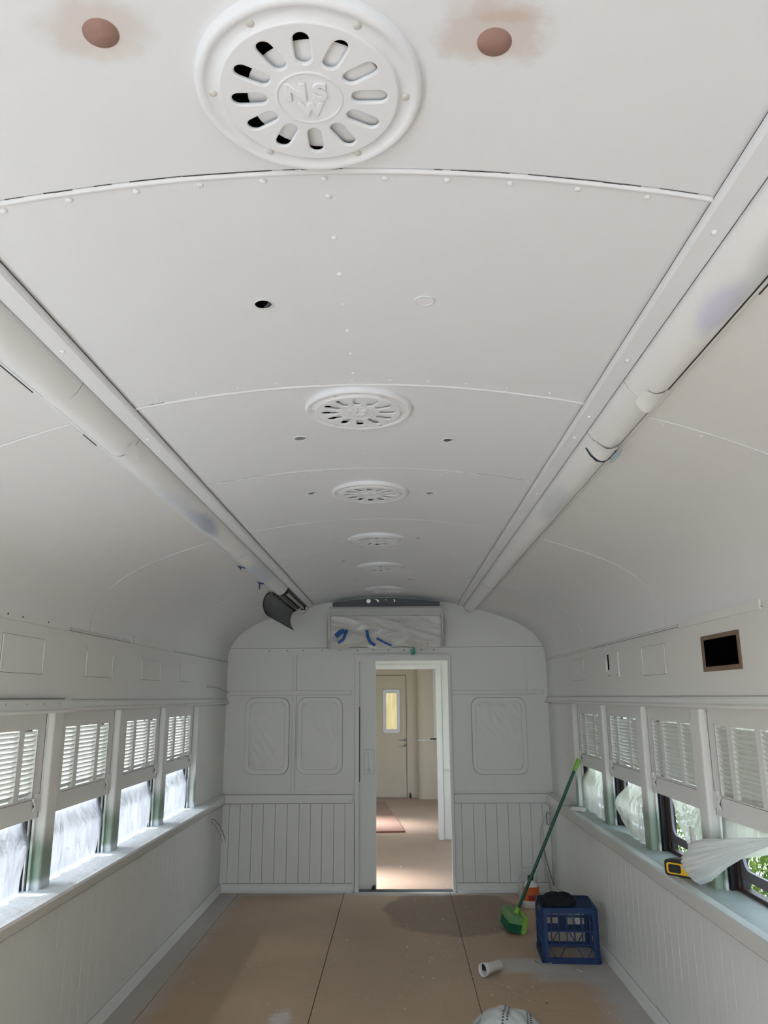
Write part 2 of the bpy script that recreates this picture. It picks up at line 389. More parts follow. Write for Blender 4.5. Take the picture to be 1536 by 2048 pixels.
# roof profile (half width -> height)
PROF = [(0, 2.42), (.1, 2.418), (.2, 2.413), (.3, 2.405), (.45, 2.386), (.62, 2.357), (.8, 2.314), (.95, 2.268), (1.1, 2.212),
        (1.2, 2.163), (1.29, 2.098), (1.35, 2.025), (1.383, 1.95), (1.395, 1.86)]
def _cr(P):
    out = []
    for i in range(len(P)-1):
        p0, p1, p2, p3 = P[max(i-1, 0)] if i > 0 else (-P[1][0], P[1][1]), P[i], P[i+1], P[min(i+2, len(P)-1)]
        for k in range(4):
            t = k/4; out.append(tuple(.5*((2*p1[j])+(-p0[j]+p2[j])*t+(2*p0[j]-5*p1[j]+4*p2[j]-p3[j])*t*t+(-p0[j]+3*p1[j]-3*p2[j]+p3[j])*t**3) for j in (0, 1)))
    out.append(P[-1]); return out
PROF = _cr(PROF)
def zc(x):
    x = abs(x)
    for (a, za), (b, zb) in zip(PROF, PROF[1:]):
        if x <= b: return za+(zb-za)*(x-a)/(b-a)
    return PROF[-1][1]
def slope(x):
    e = 0.02; return (zc(x+e)-zc(x-e))/(2*e)
def ppts(x0, x1, n=10):
    """points of the profile between two x (same sign allowed to cross)"""
    xs = sorted(set([x0, x1]+[s*a for a, _ in PROF for s in (-1, 1) if x0 < s*a < x1]))
    return [(x, zc(x)) for x in xs]
BACK = -2.9
# ================================================================== STRUCTURE
floor = empty('floor', kind='structure')
seams = [-1.36, -1.217, -0.355, 0.512, 1.40]
cross = {0: [BACK, 1.2, 3.6, 6.0, D+0.02], 1: [BACK, 0.8, 3.25, 5.70, D+0.02], 2: [BACK, 0.8, 3.2, 5.651, D+0.02], 3: [BACK, 2.0, 4.4, D+0.02]}
for i, (a, b) in enumerate(zip([-1.40, -1.217, -0.352, 0.511], [-1.221, -0.357, 0.507, 1.40])):
    ys = cross[i]
    for y0, y1 in zip(ys, ys[1:]):
        m = MB(); m.box(a, b, y0+.001, y1-.001, -0.006, 0.0); put('floor_sheet', m, M['floor'], floor)
m = MB(); m.box(-1.5, 1.5, BACK-.1, D+.03, -0.10, -0.0065); put('subfloor', m, M['gap'], floor)
# ceiling -----------------------------------------------------------
ceiling = empty('ceiling', kind='structure')
JC = [BACK, -2.2, -1.0, 0.0+.05, 1.123, 2.037, 2.86, 3.738, 4.536, 5.362, 6.257, D-.005]
JS = [BACK, -1.8, 0.2, 2.037, 3.738, 5.362, D-.005]
def strip_panel(x0, x1, y0, y1):
    p = ppts(x0, x1); t = 0.004
    m = MB(); m.prism([(x, z) for x, z in p]+[(x, z+t) for x, z in reversed(p)], 1, y0, y1, smooth=True)
    return m
for y0, y1 in zip(JC, JC[1:]):
    put('centre_panel', strip_panel(-.655, .655, y0+.001, y1-.001), M['ceil'], ceiling)
for y0, y1 in zip(JS, JS[1:]):
    put('side_panel', strip_panel(.657, 1.395, y0+.0012, y1-.0012), M['cove'], ceiling)
    put('side_panel', strip_panel(-1.395, -.657, y0+.0012, y1-.0012), M['cove'], ceiling)
# outer roof skin
outer = [(x*1.09, z+.07 if abs(x) < 1.3 else z+.03) for x, z in ppts(-1.395, 1.395)]
inn = [(x*1.012 if abs(x) > 1.3 else x, z+.012) for x, z in ppts(-1.395, 1.395)]
m = MB(); m.prism(outer+list(reversed(inn)), 1, BACK-.1, D+.005); put('roof_skin', m, M['gap'], ceiling)
# beads over the cross joints of the centre panels and the rivet rows
def arc_strip(y, x0, x1, w=.012, h=.003):
    m = MB(); p = ppts(x0, x1)
    pts = []
    for x, z in p: pts.append((x, z))
    low = [(x, z-h) for x, z in p]
    n = len(p)
    vs = [(x, y-w/2, z+.001) for x, z in p]+[(x, y-w/4, z-h) for x, z in p]+[(x, y+w/4, z-h) for x, z in p]+[(x, y+w/2, z+.001) for x, z in p]
    fs = [(k*n+i, k*n+i+1, (k+1)*n+i+1, (k+1)*n+i) for k in range(3) for i in range(n-1)]
    m.add(vs, fs, 0, True); return m
for y in JC[3:-1]:
    put('joint_bead', arc_strip(y+.009, -.655, .655, .012, .003 if y < 2.5 else .0014), M['ceil'], ceiling)
for y in JS[3:-1]:
    put('joint_bead', arc_strip(y+.009, .80, 1.392, .010, .002), M['ceil'], ceiling)
    put('joint_bead', arc_strip(y+.009, -1.392, -.80, .010, .002), M['ceil'], ceiling)
# cracked dark line where the near beads have opened
def crack(y, segs):
    m = MB()
    for a, b in segs:
        p = [a+(b-a)*k/10 for k in range(11)]
        for u, v in zip(p, p[1:]):
            if random.random() < .14: continue
            wy = .0008+.0007*random.random(); j = random.uniform(-.0006, .0006)
            m.add([(u, y-wy+j, zc(u)-.0006), (v, y-wy+j, zc(v)-.0006), (v, y+wy+j, zc(v)-.0006), (u, y+wy+j, zc(u)-.0006)], [(0, 1, 2, 3)])
    put('open_crack', m, M['gap'], ceiling, kind='stuff')
crack(1.123, [(-.58, -.42), (-.40, -.1), (-.08, .02), (.16, .30), (.33, .64)])
crack(2.86, [(-.64, -.4), (.36, .62)]); crack(2.037, [(-.6, -.55)])
# rivets
rv = MB(); rv.lathe([(.0062, 0), (.0058, -.0016), (.0042, -.0028), (.002, -.0034), (.0003, -.0035)], 10); rme = rv.mesh('rivet', [M['ceil']])
def rivet(x, y, s=1.0): share('rivet', rme, ceiling, (x, y, zc(x)-.0003), (0, math.atan(-slope(x)), 0), (s, s, s))
for x in [-.563, -.452, -.337, -.227, -.119, -.014, .091, .197, .304, .418, .534]:
    rivet(x, 1.148); rivet(x, 2.012, .85)
    for y in (2.89, 3.77): rivet(x, y, .6)
for y in [1.196, 1.323, 1.454, 1.583, 1.712, 1.841, 1.965]: rivet(-.010, y)
for y in [2.44, 2.56, 2.68, 2.80, 2.92, 3.02, 3.45, 3.57]: rivet(-.008, y, .75)
for y in [.15, .3, .45, .6, .72]: rivet(-.012, y)
for k in range(5): rivet(.86+.105*k, 2.07, .7)

# side walls --------------------------------------------------------
POSTS = [3.495+.82*k for k in range(-8, 4)]      # post centres
wallL = empty('wall_left', kind='structure'); wallR = empty('wall_right', kind='structure')
boardL = MB(); w_, c_ = .0985, .0035
def vboard(width, h, t=.012):
    m = MB(); c = .0005
    m.prism([(-width/2, 0), (-width/2, t-c), (-width/2+c, t), (width/2-c, t), (width/2, t-c), (width/2, 0)], 2, 0, h)
    return m
sb = vboard(.0972, .70).mesh('board', [M['paint']])
for W, s in ((wallL, -1), (wallR, 1)):
    xb = 1.392 if s < 0 else 1.362     # front of lower boarding
    def X(v): return s*v
    def bx(m, a, b, *r, **k): m.box(min(s*a, s*b), max(s*a, s*b), *r, **k)
    # lower solid wall behind the boards
    m = MB(); bx(m, xb+.014, 1.52, BACK-.1, D+.03, -.1, .765); put('wall_base', m, M['gap'], W)
    n = 0; y = D-.055
    while y > 1.2:
        share('board', sb, W, (s*(xb+.0125), y, .0), (0, 0, PI/2 if s > 0 else -PI/2)); y -= .1
    m = MB(); bx(m, xb, xb+.0125, BACK, y+.045, 0, .70); put('plain_lining', m, M['paint'], W)
    # upper band above the windows
    m = MB(); bx(m, 1.395, 1.52, BACK-.1, D+.03, 1.545, 1.875); put('frieze_panel', m, M['paint'], W)
    # window head behind the cornice
    m = MB(); bx(m, 1.40, 1.52, BACK-.1, D+.03, 1.495, 1.5449); put('window_head', m, M['paint'], W)
    # end panel past the last window
    m = MB(); bx(m, 1.395, 1.52, POSTS[-1]-.05, D+.03, .70, 1.4949); put('end_panel', m, M['paint'], W)
    # posts
    for yc in POSTS[:-1]:
        m = MB(); hw = .052; r = .012; p = []
        for k in range(5):
            t = PI/2*k/4; p.append((s*(1.395+r-r*math.sin(t)), yc-hw+r-r*math.cos(t)))
        for k in range(5):
            t = PI/2*(4-k)/4; p.append((s*(1.395+r-r*math.sin(t)), yc+hw-r+r*math.cos(t)))
        p += [(s*1.50, yc+hw), (s*1.50, yc-hw)]
        m.prism(p, 2, .781, 1.4949); put('window_post', m, M['post'] if s < 0 else M['post_r'], W)
    m = MB(); bx(m, 1.388, 1.40, POSTS[-1]-.052, POSTS[-1]-.030, .781, 1.4949); put('window_post', m, M['post'] if s < 0 else M['post_r'], W)
    # cornice rail over the windows
    m = MB(); p = [(s*1.394, 1.503), (s*1.368, 1.503), (s*1.366, 1.512), (s*1.378, 1.520), (s*1.380, 1.540), (s*1.386, 1.548), (s*1.394, 1.548)]
    m.prism(p, 1, BACK, D-.002); put('cornice_rail', m, M['paint'], W)
    # sill
    m = MB(); bx(m, 1.322, 1.52, BACK, D-.97+.10, .766, .781); put('window_sill', m, M['sill_l'] if s < 0 else M['sill_r'], W)
    m = MB(); p = [(s*1.285, .781), (s*1.319, .783), (s*1.319, .768), (s*1.285, .768)]
    m.prism(p, 1, BACK, 5.99); put('sill_nosing', m, M['sill_l'] if s < 0 else mat('bright_sill_edge', (.62, .66, .64), .5, var=.2, vscale=5), W)
    # slanted apron board under the nosing
    xa = 1.37 if s < 0 else 1.333
    m = MB(); p = [(s*1.286, .7675), (s*xa, .683), (s*(xb+.0), .683), (s*(xb+.0), .7675)]
    m.prism(p, 1, BACK, 5.99); put('sill_apron', m, M['apron'], W)
    m = MB(); vs = [(s*1.286, 5.99, .7675), (s*xa, 5.99, .683), (s*xb, 5.99, .683), (s*xb, 5.99, .7675),
                    (s*(xa), D-.02, .757), (s*xa, D-.02, .683), (s*1.394, D-.02, .683), (s*1.394, D-.02, .757)]
    m.add(vs, [(0, 1, 2, 3), (4, 7, 6, 5), (0, 4, 5, 1), (0, 3, 7, 4), (1, 5, 6, 2)]); put('sill_apron', m, M['apron'], W)
    m = MB(); bx(m, 1.31, 1.40, 5.99, D-.02, .757, .781, ) ; 
    m = MB(); m.add([(s*1.285, 5.99, .783), (s*1.40, 5.99, .783), (s*1.40, D-.02, .765), (s*(xa-.004), D-.02, .765), (s*1.285, 5.99, .768), (s*1.40, 5.99, .768), (s*1.40, D-.02, .7575), (s*(xa-.004), D-.02, .7575)],
                    [(0, 1, 2, 3), (4, 7, 6, 5), (0, 3, 7, 4), (0, 4, 5, 1), (3, 2, 6, 7)]); put('sill_cap', m, M['paint'], W)
# header lap of the roof lining on the side walls and its loose cover strips
def strip(W, s, y0, y1, z0, z1, t=.004, name='cover_strip'):
    m = MB(); m.box(min(s*1.395, s*(1.395-t)), max(s*1.395, s*(1.395-t)), y0, y1, z0, z1); return put(name, m, M['paint'], W)
for W, s in ((wallL, -1), (wallR, 1)):
    strip(W, s, BACK, D-.003, 1.859, 1.866, .003, 'frieze_bead')
strip(wallL, -1, 1.2, 3.50, 1.854, 1.888, .007); strip(wallL, -1, 4.345, 5.16, 1.856, 1.89, .007)
strip(wallR, 1, 2.755, 3.56, 1.850, 1.884, .008); strip(wallR, 1, 1.2, 2.73, 1.852, 1.884, .006)
strip(wallR, 1, 5.2, 6.4, 1.85, 1.868, .004)
# larger piece of cornice on the near left
m = MB(); m.prism([(-1.394, 1.497), (-1.352, 1.495), (-1.350, 1.505), (-1.368, 1.512), (-1.370, 1.545), (-1.378, 1.552), (-1.394, 1.552)], 1, .3, 3.56)
put('cornice_cover', m, M['paint'], wallL)
m = MB(); m.box(-1.394, -1.3775, .3, 3.49, 1.5525, 1.5555); put('open_crack', m, M['gap'], wallL)
for y in (2.95, 3.12, 3.27, 3.42):
    m = MB(); m.lathe([(.004, 0), (.003, .002), (.0003, .0025)], 8, Matrix.Translation((-1.370, y, 1.533)) @ Matrix.Rotation(PI/2, 4, 'Y')); put('screw', m, M['wiredk'], wallL)
for y, z in ((2.93, 1.872), (3.05, 1.872), (3.28, 1.872)):
    m = MB(); m.lathe([(.004, 0), (.003, .002), (.0003, .0025)], 8, Matrix.Translation((-1.388, y, z)) @ Matrix.Rotation(PI/2, 4, 'Y')); put('screw', m, M['gap'], wallL)
# painted-over number plates on the frieze
def plate(W, s, y0, y1, z0, z1):
    m = MB(); x = 1.395
    m.box(min(s*x, s*(x-.003)), max(s*x, s*(x-.003)), y0, y1, z0, z1)
    b = .008
    for a0, a1, b0, b1 in ((y0-b, y1+b, z0-b, z0), (y0-b, y1+b, z1, z1+b), (y0-b, y0, z0, z1), (y1, y1+b, z0, z1)):
        m.box(min(s*x, s*(x-.0055)), max(s*x, s*(x-.0055)), a0, a1, b0, b1)
    return put('number_plate', m, M['paint'], W)
plate(wallL, -1, 2.93, 3.27, 1.663, 1.79); plate(wallL, -1, 3.74, 4.08, 1.667, 1.77); plate(wallL, -1, 4.56, 4.91, 1.670, 1.77); plate(wallL, -1, 5.39, 5.77, 1.675, 1.77)
plate(wallR, 1, 3.80, 4.145, 1.663, 1.79); plate(wallR, 1, 5.465, 5.82, 1.67, 1.80)
# black hole with raw wooden rim (near right)
hole = empty('wall_opening', (1.395, 3.14, 1.72), 'square black hole in right wall above window with raw timber rim', 'opening')
m = MB(); m.box(1.3935, 1.3945, 2.975, 3.305, 1.667, 1.777); put('void', m, M['hole'], hole)
for a0, a1, b0, b1 in ((2.957, 3.327, 1.648, 1.667), (2.957, 3.327, 1.777, 1.794), (2.957, 2.975, 1.667, 1.777), (3.308, 3.327, 1.667, 1.777)):
    m = MB(); m.box(1.3895, 1.3948, a0, a1, b0, b1); put('timber_rim', m, M['rawwood'], hole)
# slotted switch plate
sp = empty('switch_plate', (1.395, 4.8, 1.73), 'painted wall plate with black vertical slot and rocker on right wall', 'wall plate')
m = MB(); m.box(1.389, 1.395, 4.60, 5.0, 1.662, 1.802); put('plate', m, M['paint'], sp)
m = MB(); m.box(1.3875, 1.3889, 4.795, 4.820, 1.705, 1.797); put('slot', m, M['hole'], sp)
m = MB(); m.box(1.381, 1.3888, 4.845, 4.90, 1.70, 1.765); put('rocker', m, M['paint'], sp)
for y, z in ((4.63, 1.672), (4.80, 1.672)):
    m = MB(); m.box(1.386, 1.3888, y-.006, y+.006, z-.004, z+.004); put('screw', m, M['wiredk'], sp)
# baseboards
m = MB(); m.prism([(-1.392, 0), (-1.366, 0), (-1.378, .052), (-1.383, .062), (-1.392, .062)], 1, BACK, D-.015); tag(put('baseboard_left', m, M['paint']), kind='structure')
m = MB(); m.prism([(1.362, 0), (1.338, 0), (1.346, .055), (1.352, .068), (1.362, .068)], 1, BACK, D-.015); tag(put('baseboard_right', m, M['paint']), kind='structure')
# ---------------------------------------------------------------- end partition (wall_back)
wallB = empty('wall_back', (0, D, 0), kind='structure')
outl = [(-1.40, -.02)]+[(x, z+.003) for x, z in ppts(-1.395, 1.395)]+[(1.40, -.02)]
door = [(-.262, -.021), (-.262, 1.882), (.556, 1.882), (.556, -.021)]
outl = [(-1.40, -.02)]+[(x, z+.003) for x, z in ppts(-1.395, 1.395)]+[(1.40, -.02), (.556, -.02), (.556, 1.882), (-.262, 1.882), (-.262, -.02)]
slot = [(-.30, 2.372), (.24, 2.372), (.24, 2.402), (-.30, 2.402)]
me = curve_mesh('end_panelling', [outl, slot], extrude=.012); me.materials.append(M['paint'])
o = share('end_panelling', me, wallB, (0, .012, 0), (PI/2, 0, 0))
def eb(m, x0, x1, z0, z1, t=.01, off=0, mi=0): m.box(x0, x1, D-off-t, D-off, z0, z1, mi)
m = MB(); m.box(-1.392, -.275, D-.0012, D, 0, .69); m.box(.562, 1.36, D-.0012, D, 0, .69); put('board_backing', m, M['gap'], wallB)
xs = [-1.329, -1.237, -1.137, -1.041, -.941, -.84, -.74, -.644, -.548, -.448, -.353]
def vb2(a, b):
    m = MB(); c = .002; y = D
    m.prism([(a+.001, y), (a+.001, y-.009+c), (a+.001+c, y-.009), (b-.001-c, y-.009), (b-.001, y-.009+c), (b-.001, y)], 2, 0, .70)
    put('board', m, M['paint'], wallB)
e = [-1.392]+xs+[-.275]
for a, b in zip(e, e[1:]): vb2(a, b)
e = [.562, .623, .723, .822, .917, 1.012, 1.111, 1.202, 1.297, 1.36]
for a, b in zip(e, e[1:]): vb2(a, b)
for a, b in ((-1.372, -.290), (.566, 1.335)):
    m = MB(); eb(m, a, b, .687, .755, .022); put('dado_rail', m, M['paint'], wallB)
for a, b in ((-1.37, -.290), (.570, 1.34)):
    m = MB(); m.prism([(D-.026, 0), (D-.009, 0), (D-.009, .066), (D-.016, .066), (D-.022, .055)], 0, a, b); put('skirting', m, M['paint'], wallB)
    m = MB(); m.box(a, b, D-.045, D-.026, 0, .012); put('quad_bead', m, M['paint'], wallB)
for a, b in ((-1.36, -.31), (.58, 1.30)):
    m = MB(); eb(m, a, b, .772, .780, .004); put('panel_bead', m, M['paint'], wallB)
m = MB(); eb(m, -1.385, 1.38, 1.934, 1.976, .007); put('header_strip', m, M['paint'], wallB)
m = MB(); eb(m, -1.385, 1.38, 1.9765, 1.979, .002); put('open_crack', m, M['gap'], wallB)
for x in (-1.03, -.87, -.73, -.565, -.405, -.25, -.11, .02, .16, .21, .31, .42):
    m = MB(); m.lathe([(.006, 0), (.005, .0025), (.0003, .004)], 8, Matrix.Translation((x, D-.007, 1.955)) @ Matrix.Rotation(PI/2, 4, 'X')); put('screw', m, M['wiredk'], wallB)
def mould(x0, x1, z0, z1):
    m = MB(); eb(m, x0, x1, z0, z1, .006)
    b = .004
    if x1-x0 > z1-z0: m.box(x0, x1, D-.011, D-.006, z0+.006, z0+.011); m.box(x0, x1, D-.011, D-.006, z1-.011, z1-.006)
    else: m.box(x0+.004, x0+.009, D-.011, D-.006, z0, z1); m.box(x1-.009, x1-.004, D-.011, D-.006, z0, z1)
    put('panel_moulding', m, M['paint'], wallB)
mould(-1.372, -.305, 1.575, 1.61); mould(-.815, -.785, 1.611, 1.918); mould(-.815, -.785, .79, 1.574)
mould(.575, 1.36, 1.572, 1.605)
mb = MB(); T = Matrix.Translation((1.234, 0, 1.753)) @ Matrix.Rotation(-.05, 4, 'Y'); mb.box(-.016, .016, D-.009, D, -.155, .155, T=T); put('loose_moulding', mb, M['paint'], wallB)
def joint(W, x0, x1, y0, y1, z0, z1):  # thin dark strip that paints the shade line along an edge
    m = MB(); m.box(min(x0, x1), max(x0, x1), y0, y1, z0, z1); put('joint_shade_strip', m, M['joint'], W)
for x0, x1, z in ((-1.372, -.305, 1.6101), (-1.372, -.305, 1.5735), (.575, 1.36, 1.6051), (.575, 1.36, 1.5705), (-1.37, -.29, .7552), (.566, 1.335, .7552), (-1.37, -.29, .0662), (.57, 1.34, .0662)):
    joint(wallB, x0, x1, D-.0045 if z > 1 else D-.014, D, z, z+.0014)
for x, z0, z1 in ((-.8165, .79, 1.918), (-.7848, .79, 1.918), (-.2745, 0, 1.9), (.5625, 0, 1.9), (-.304, 1.575, 1.61), (1.3605, 1.572, 1.605)):
    joint(wallB, x, x+.0014, D-.0045, D, z0, z1)
joint(wallB, -1.37, -.29, D-.0215, D, .684, .6868); joint(wallB, .566, 1.335, D-.0215, D, .684, .6868)
for (W, s, y0, y1, z) in ((wallL, -1, 2.93, 3.27, 1.6535), (wallL, -1, 3.74, 4.08, 1.6575), (wallL, -1, 4.56, 4.91, 1.6605), (wallL, -1, 5.39, 5.77, 1.6655), (wallR, 1, 3.80, 4.145, 1.6535), (wallR, 1, 5.465, 5.82, 1.6605), (wallL, -1, 2.93, 3.27, 1.7985), (wallR, 1, 5.465, 5.82, 1.8085), (wallR, 1, 3.80, 4.145, 1.7985)):
    joint(W, s*1.3945, s*1.3952, y0-.008, y1+.008, z, z+.0016)
    joint(W, s*1.3945, s*1.3952, y0-.0095, y0-.008, z if z < 1.7 else z-.14, z+.14 if z < 1.7 else z)
for W, s in ((wallL, -1), (wallR, 1)):
    joint(W, s*1.391, s*1.3952, BACK, D-.003, 1.8575, 1.859)
    joint(W, s*1.3905, s*1.3952, BACK, D-.003, 1.5482, 1.5495)
    joint(W, s*(1.371 if s < 0 else 1.334), s*1.3952, BACK, D-.02, .6808, .683)
    joint(W, s*(1.3795 if s < 0 else 1.3495)-s*0, s*(1.3805 if s<0 else 1.3505), BACK, D-.02, .062 if s < 0 else .068, .0635 if s < 0 else .0695)
    joint(W, s*1.3195, s*1.3215, BACK, 5.99, .779, .7815)
# conductor: horizontal lines at the door height
mb = MB(); eb(mb, -.275, -.24, 1.885, 1.91, .02)
# rounded end windows, painted over, with crumpled film behind the rims
def end_window(idx, x0, x1, z0, z1, seed):
    w = empty('window_%d' % idx, ((x0+x1)/2, D, (z0+z1)/2), kind='structure')
    me = curve_mesh('window_rim', [rrect(x0, x1, z0, z1, .07), rrect(x0+.030, x1-.030, z0+.030, z1-.030, .05)], extrude=.004, bevel=.004)
    me.materials.append(M['paint'])
    me.transform(Matrix.Translation((-(x0+x1)/2, -.007, -(z0+z1)/2)) @ Matrix.Rotation(PI/2, 4, 'X'))
    share('window_rim', me, w, (0, 0, 0))
    g_ = .0062
    me = curve_mesh('joint_shade_strip', [rrect(x0-g_, x1+g_, z0-g_, z1+g_, .075), rrect(x0+.0225, x1-.0225, z0+.0225, z1-.0225, .055)], extrude=.0006)  # dark ring painting the shade outline round the rim
    me.materials.append(M['joint']); me.transform(Matrix.Translation((-(x0+x1)/2, -.0008, -(z0+z1)/2)) @ Matrix.Rotation(PI/2, 4, 'X')); share('joint_shade_strip', me, w, (0, 0, 0))
    m = MB()
    def fn(u, v):
        x = x0+.028+(x1-x0-.056)*u; z = z0+.028+(z1-z0-.056)*v
        e = min(u, 1-u, v, 1-v)*12; e = min(1, e)
        q = Vector((x*4, seed*7.3, z*4))
        h = abs(noise.noise(q+Vector((0, 0, 0))*1)*.5)+abs(noise.noise(Vector((x*14+z*9, seed, z*5-x*3))))*.6
        amp = .028*(v**1.5 if seed != 1 else .5*(1-v)+.2)+.002
        return (x, D-.0015-e*h*amp, z)
    m.grid(fn, 40, 60); put('crinkled_film', m, M['paint'], w)
    for px, pz in ((x0+.06, z1-.06), (x1-.05, z1-.05), (x1-.05, z0+.06), ((x0+x1)/2, z0+.012), ((x0+x1)/2, z1-.012)):
        m = MB(); m.lathe([(.006, 0), (.005, .003), (.0003, .004)], 8, Matrix.Translation((px, D-.010, pz)) @ Matrix.Rotation(PI/2, 4, 'X')); put('screw', m, M['paint'], w)
end_window(9, -1.215, -.845, .922, 1.548, 1); end_window(10, -.765, -.385, .922, 1.548, 2); end_window(11, .737, 1.195, .917, 1.540, 3)
# door casing
casing = empty('trim_1', (0.147, D, 0), kind='structure')
for n_, a, b, c, d in (('side_casing', -.272, -.238, 0, 1.905), ('side_casing', .538, .561, 0, 1.905), ('head_casing', -.238, .538, 1.862, 1.905)):
    m = MB(); m.box(a, b, D-.024, D+.05, c, d); put(n_, m, M['paint'], casing)
m = MB(); m.box(-.30, .55, D-.040, D-.0245, 1.905, 1.916); put('drip_strip', m, M['paint'], casing)
m = MB(); m.box(-.262, .60, D-.03, D-.0, 1.9165, 1.921); put('head_bead', m, M['paint'], casing)
m = MB(); m.box(-.238, .538, D-.01, D+.05, 0, .008); put('threshold', m, M['greymetal'], casing)
# sliding door leaf in its pocket
dl = empty('door_1', (-.5, D+.045, 0), kind='structure')
m = MB(); m.box(-.92, -.094, D+.052, D+.085, .001, 1.861); put('door_leaf', m, M['paint'], dl)
m = MB(); m.box(-.1895, -.1105, D+.0508, D+.052, .9135, 1.1135); put('joint_shade_strip', m, M['joint'], dl)  # dark backing that paints a shade outline round the handle plate
m = MB(); m.box(-.188, -.112, D+.046, D+.0507, .915, 1.112); hp = put('handle_plate', m, M['paint'], dl)
m = MB(); m.tube([(-.150, D+.050, 1.085), (-.150, D+.018, 1.075), (-.150, D+.008, 1.05), (-.150, D+.008, .98), (-.150, D+.018, .955), (-.150, D+.050, .945)], .0085, 8)
m.lathe([(.018, 0), (.016, .006), (.002, .009)], 10, Matrix.Translation((-.150, D+.046, 1.085)) @ Matrix.Rotation(PI/2, 4, 'X'))
m.lathe([(.018, 0), (.016, .006), (.002, .009)], 10, Matrix.Translation((-.150, D+.046, .945)) @ Matrix.Rotation(PI/2, 4, 'X')); put('pull_handle', m, M['paint'], dl)
m = MB(); m.box(-.237, -.231, D+.046, D+.0515, .85, 1.47); put('rubbed_edge', m, M['black'], dl)
m = MB(); m.prism([(-.135, .012), (-.10, .012), (-.10, .05), (-.112, .03), (-.120, .045)], 1, D+.01, D+.045); put('black_wedge', m, M['black'], dl)
# partition core behind (pocket)
m = MB(); m.box(-1.40, -.262, D+.088, D+.10, 0, 2.36); put('pocket_back', m, M['paint'], wallB)
# curved dark header above the conditioner with punched light holes
pts = [(-.476, 2.338), (.482, 2.338)]+[(x, zc(x)-.004) for x in (.482, .40, .3, .2, .1, 0, -.1, -.2, -.3, -.40, -.476)]
hol = [circ(-.154, 2.388, .019), [(-.098, 2.400), (-.085, 2.404), (-.066, 2.398), (-.060, 2.385), (-.064, 2.377), (-.073, 2.380), (-.078, 2.392)],
       [(-.012, 2.400), (0, 2.403), (.008, 2.398), (.006, 2.390), (-.001, 2.396)], [(.060, 2.402), (.078, 2.404), (.084, 2.392), (.078, 2.376), (.070, 2.378), (.075, 2.394)]]
me = curve_mesh('punched_plate', [pts]+hol, extrude=.002); me.materials.append(M['greymetal'])
hd = empty('header_plate', (0, D, 2.38), 'dark grey curved metal plate with four bright punched holes above air conditioner', 'plate')
me.transform(Matrix.Translation((0, -.006, -2.38)) @ Matrix.Rotation(PI/2, 4, 'X')); share('punched_plate', me, hd, (0, 0, 0))
m = MB(); m.box(-.27, .27, D-.03, D-.012, 2.335, 2.352); put('mounting_rail', m, M['greymetal'], hd)
# ---------------------------------------------------------------- rear end of carriage (behind the camera)
rear = curve_mesh('rear_partition', [[(-1.5, -.1)]+[(x*1.07, z+.02) for x, z in ppts(-1.395, 1.395)]+[(1.5, -.1)], [(-1.15, .02), (.45, .02), (.45, 2.05), (-1.15, 2.05)]], extrude=.03); rear.materials.append(M['paint'])  # wide opening added behind the camera to bring in more daylight
rw = empty('wall_front', (0, BACK-.03, 0), kind='structure'); rear.transform(Matrix.Rotation(PI/2, 4, 'X')); share('rear_partition', rear, rw, (0, 0, 0))
_l = bpy.data.lights.new('added_opening_portal', 'AREA'); _l.shape = 'RECTANGLE'; _l.size = 1.6; _l.size_y = 2.03; _l.cycles.is_portal = True
_o = bpy.data.objects.new('added_opening_portal', _l); C.objects.link(_o); _o.location = (-.35, BACK-.08, 1.03); _o.rotation_euler = (PI/2, 0, 0)  # portal for the daylight of the added rear opening
# ---------------------------------------------------------------- windows of the side walls
wi = 1
SHUT = {}
def window(side, y0, y1, idx, near):
    s = side
    w = empty('window_%d' % idx, (s*1.46, (y0+y1)/2, 1.13), kind='structure')
    def bx(name, a, b, c, d, e_, f, mt):
        m = MB(); m.box(min(s*a, s*b), max(s*a, s*b), c, d, e_, f); return put(name, m, mt, w)
    # guide channels each side: pale bead, then black grooves
    for ya, sg in ((y0, 1), (y1, -1)):
        q = lambda t: ya+sg*t
        for k, (a, b, t, mt) in enumerate(((1.431, 1.441, .020, M['post']), (1.4415, 1.450, .012, M['black']), (1.4505, 1.456, .026, M['wire'] if s < 0 else M['black']), (1.4565, 1.475, .016, M['black']), (1.4755, 1.485, .040, M['brown']), (1.4855, 1.515, .055, M['black'] if s > 0 else M['brown']))):
            ya0, ya1 = sorted((q(0), q(t))); bx('guide_channel', a, b, ya0, ya1, .781, 1.495, mt)
    if near == 'open':
        bx('pane', 1.497, 1.500, y0+.03, y1-.03, .80, 1.48, M['glass'])
    else:
        bx('sash_rail', 1.478, 1.512, y0+.04, y1-.04, .781, .798, M['brown'])
        bx('pane', 1.497, 1.500, y0+.05, y1-.05, .798, 1.49, M['dirty_glass'])
        if s > 0:
            # rounded metal sash of the lower light
            me = curve_mesh('metal_sash', [[(y0+.055, .832), (y1-.055, .832), (y1-.055, 1.49), (y0+.055, 1.49)], rrect(y0+.085, y1-.085, .872, 1.45, .05)], extrude=.006)
            me.materials.append(M['sashmetal'])
            me.transform(Matrix(((0, 0, 1, s*1.488-s*1.46), (1, 0, 0, -(y0+y1)/2), (0, 1, 0, -1.13), (0, 0, 0, 1)))); share('metal_sash', me, w, (0, 0, 0))
    portal(s*WINX, y0+.03, y1-.03, .8, 1.48)
    return w
openings = list(zip([p+.052 for p in POSTS[:-1]], [p-.052 for p in POSTS[1:]]))
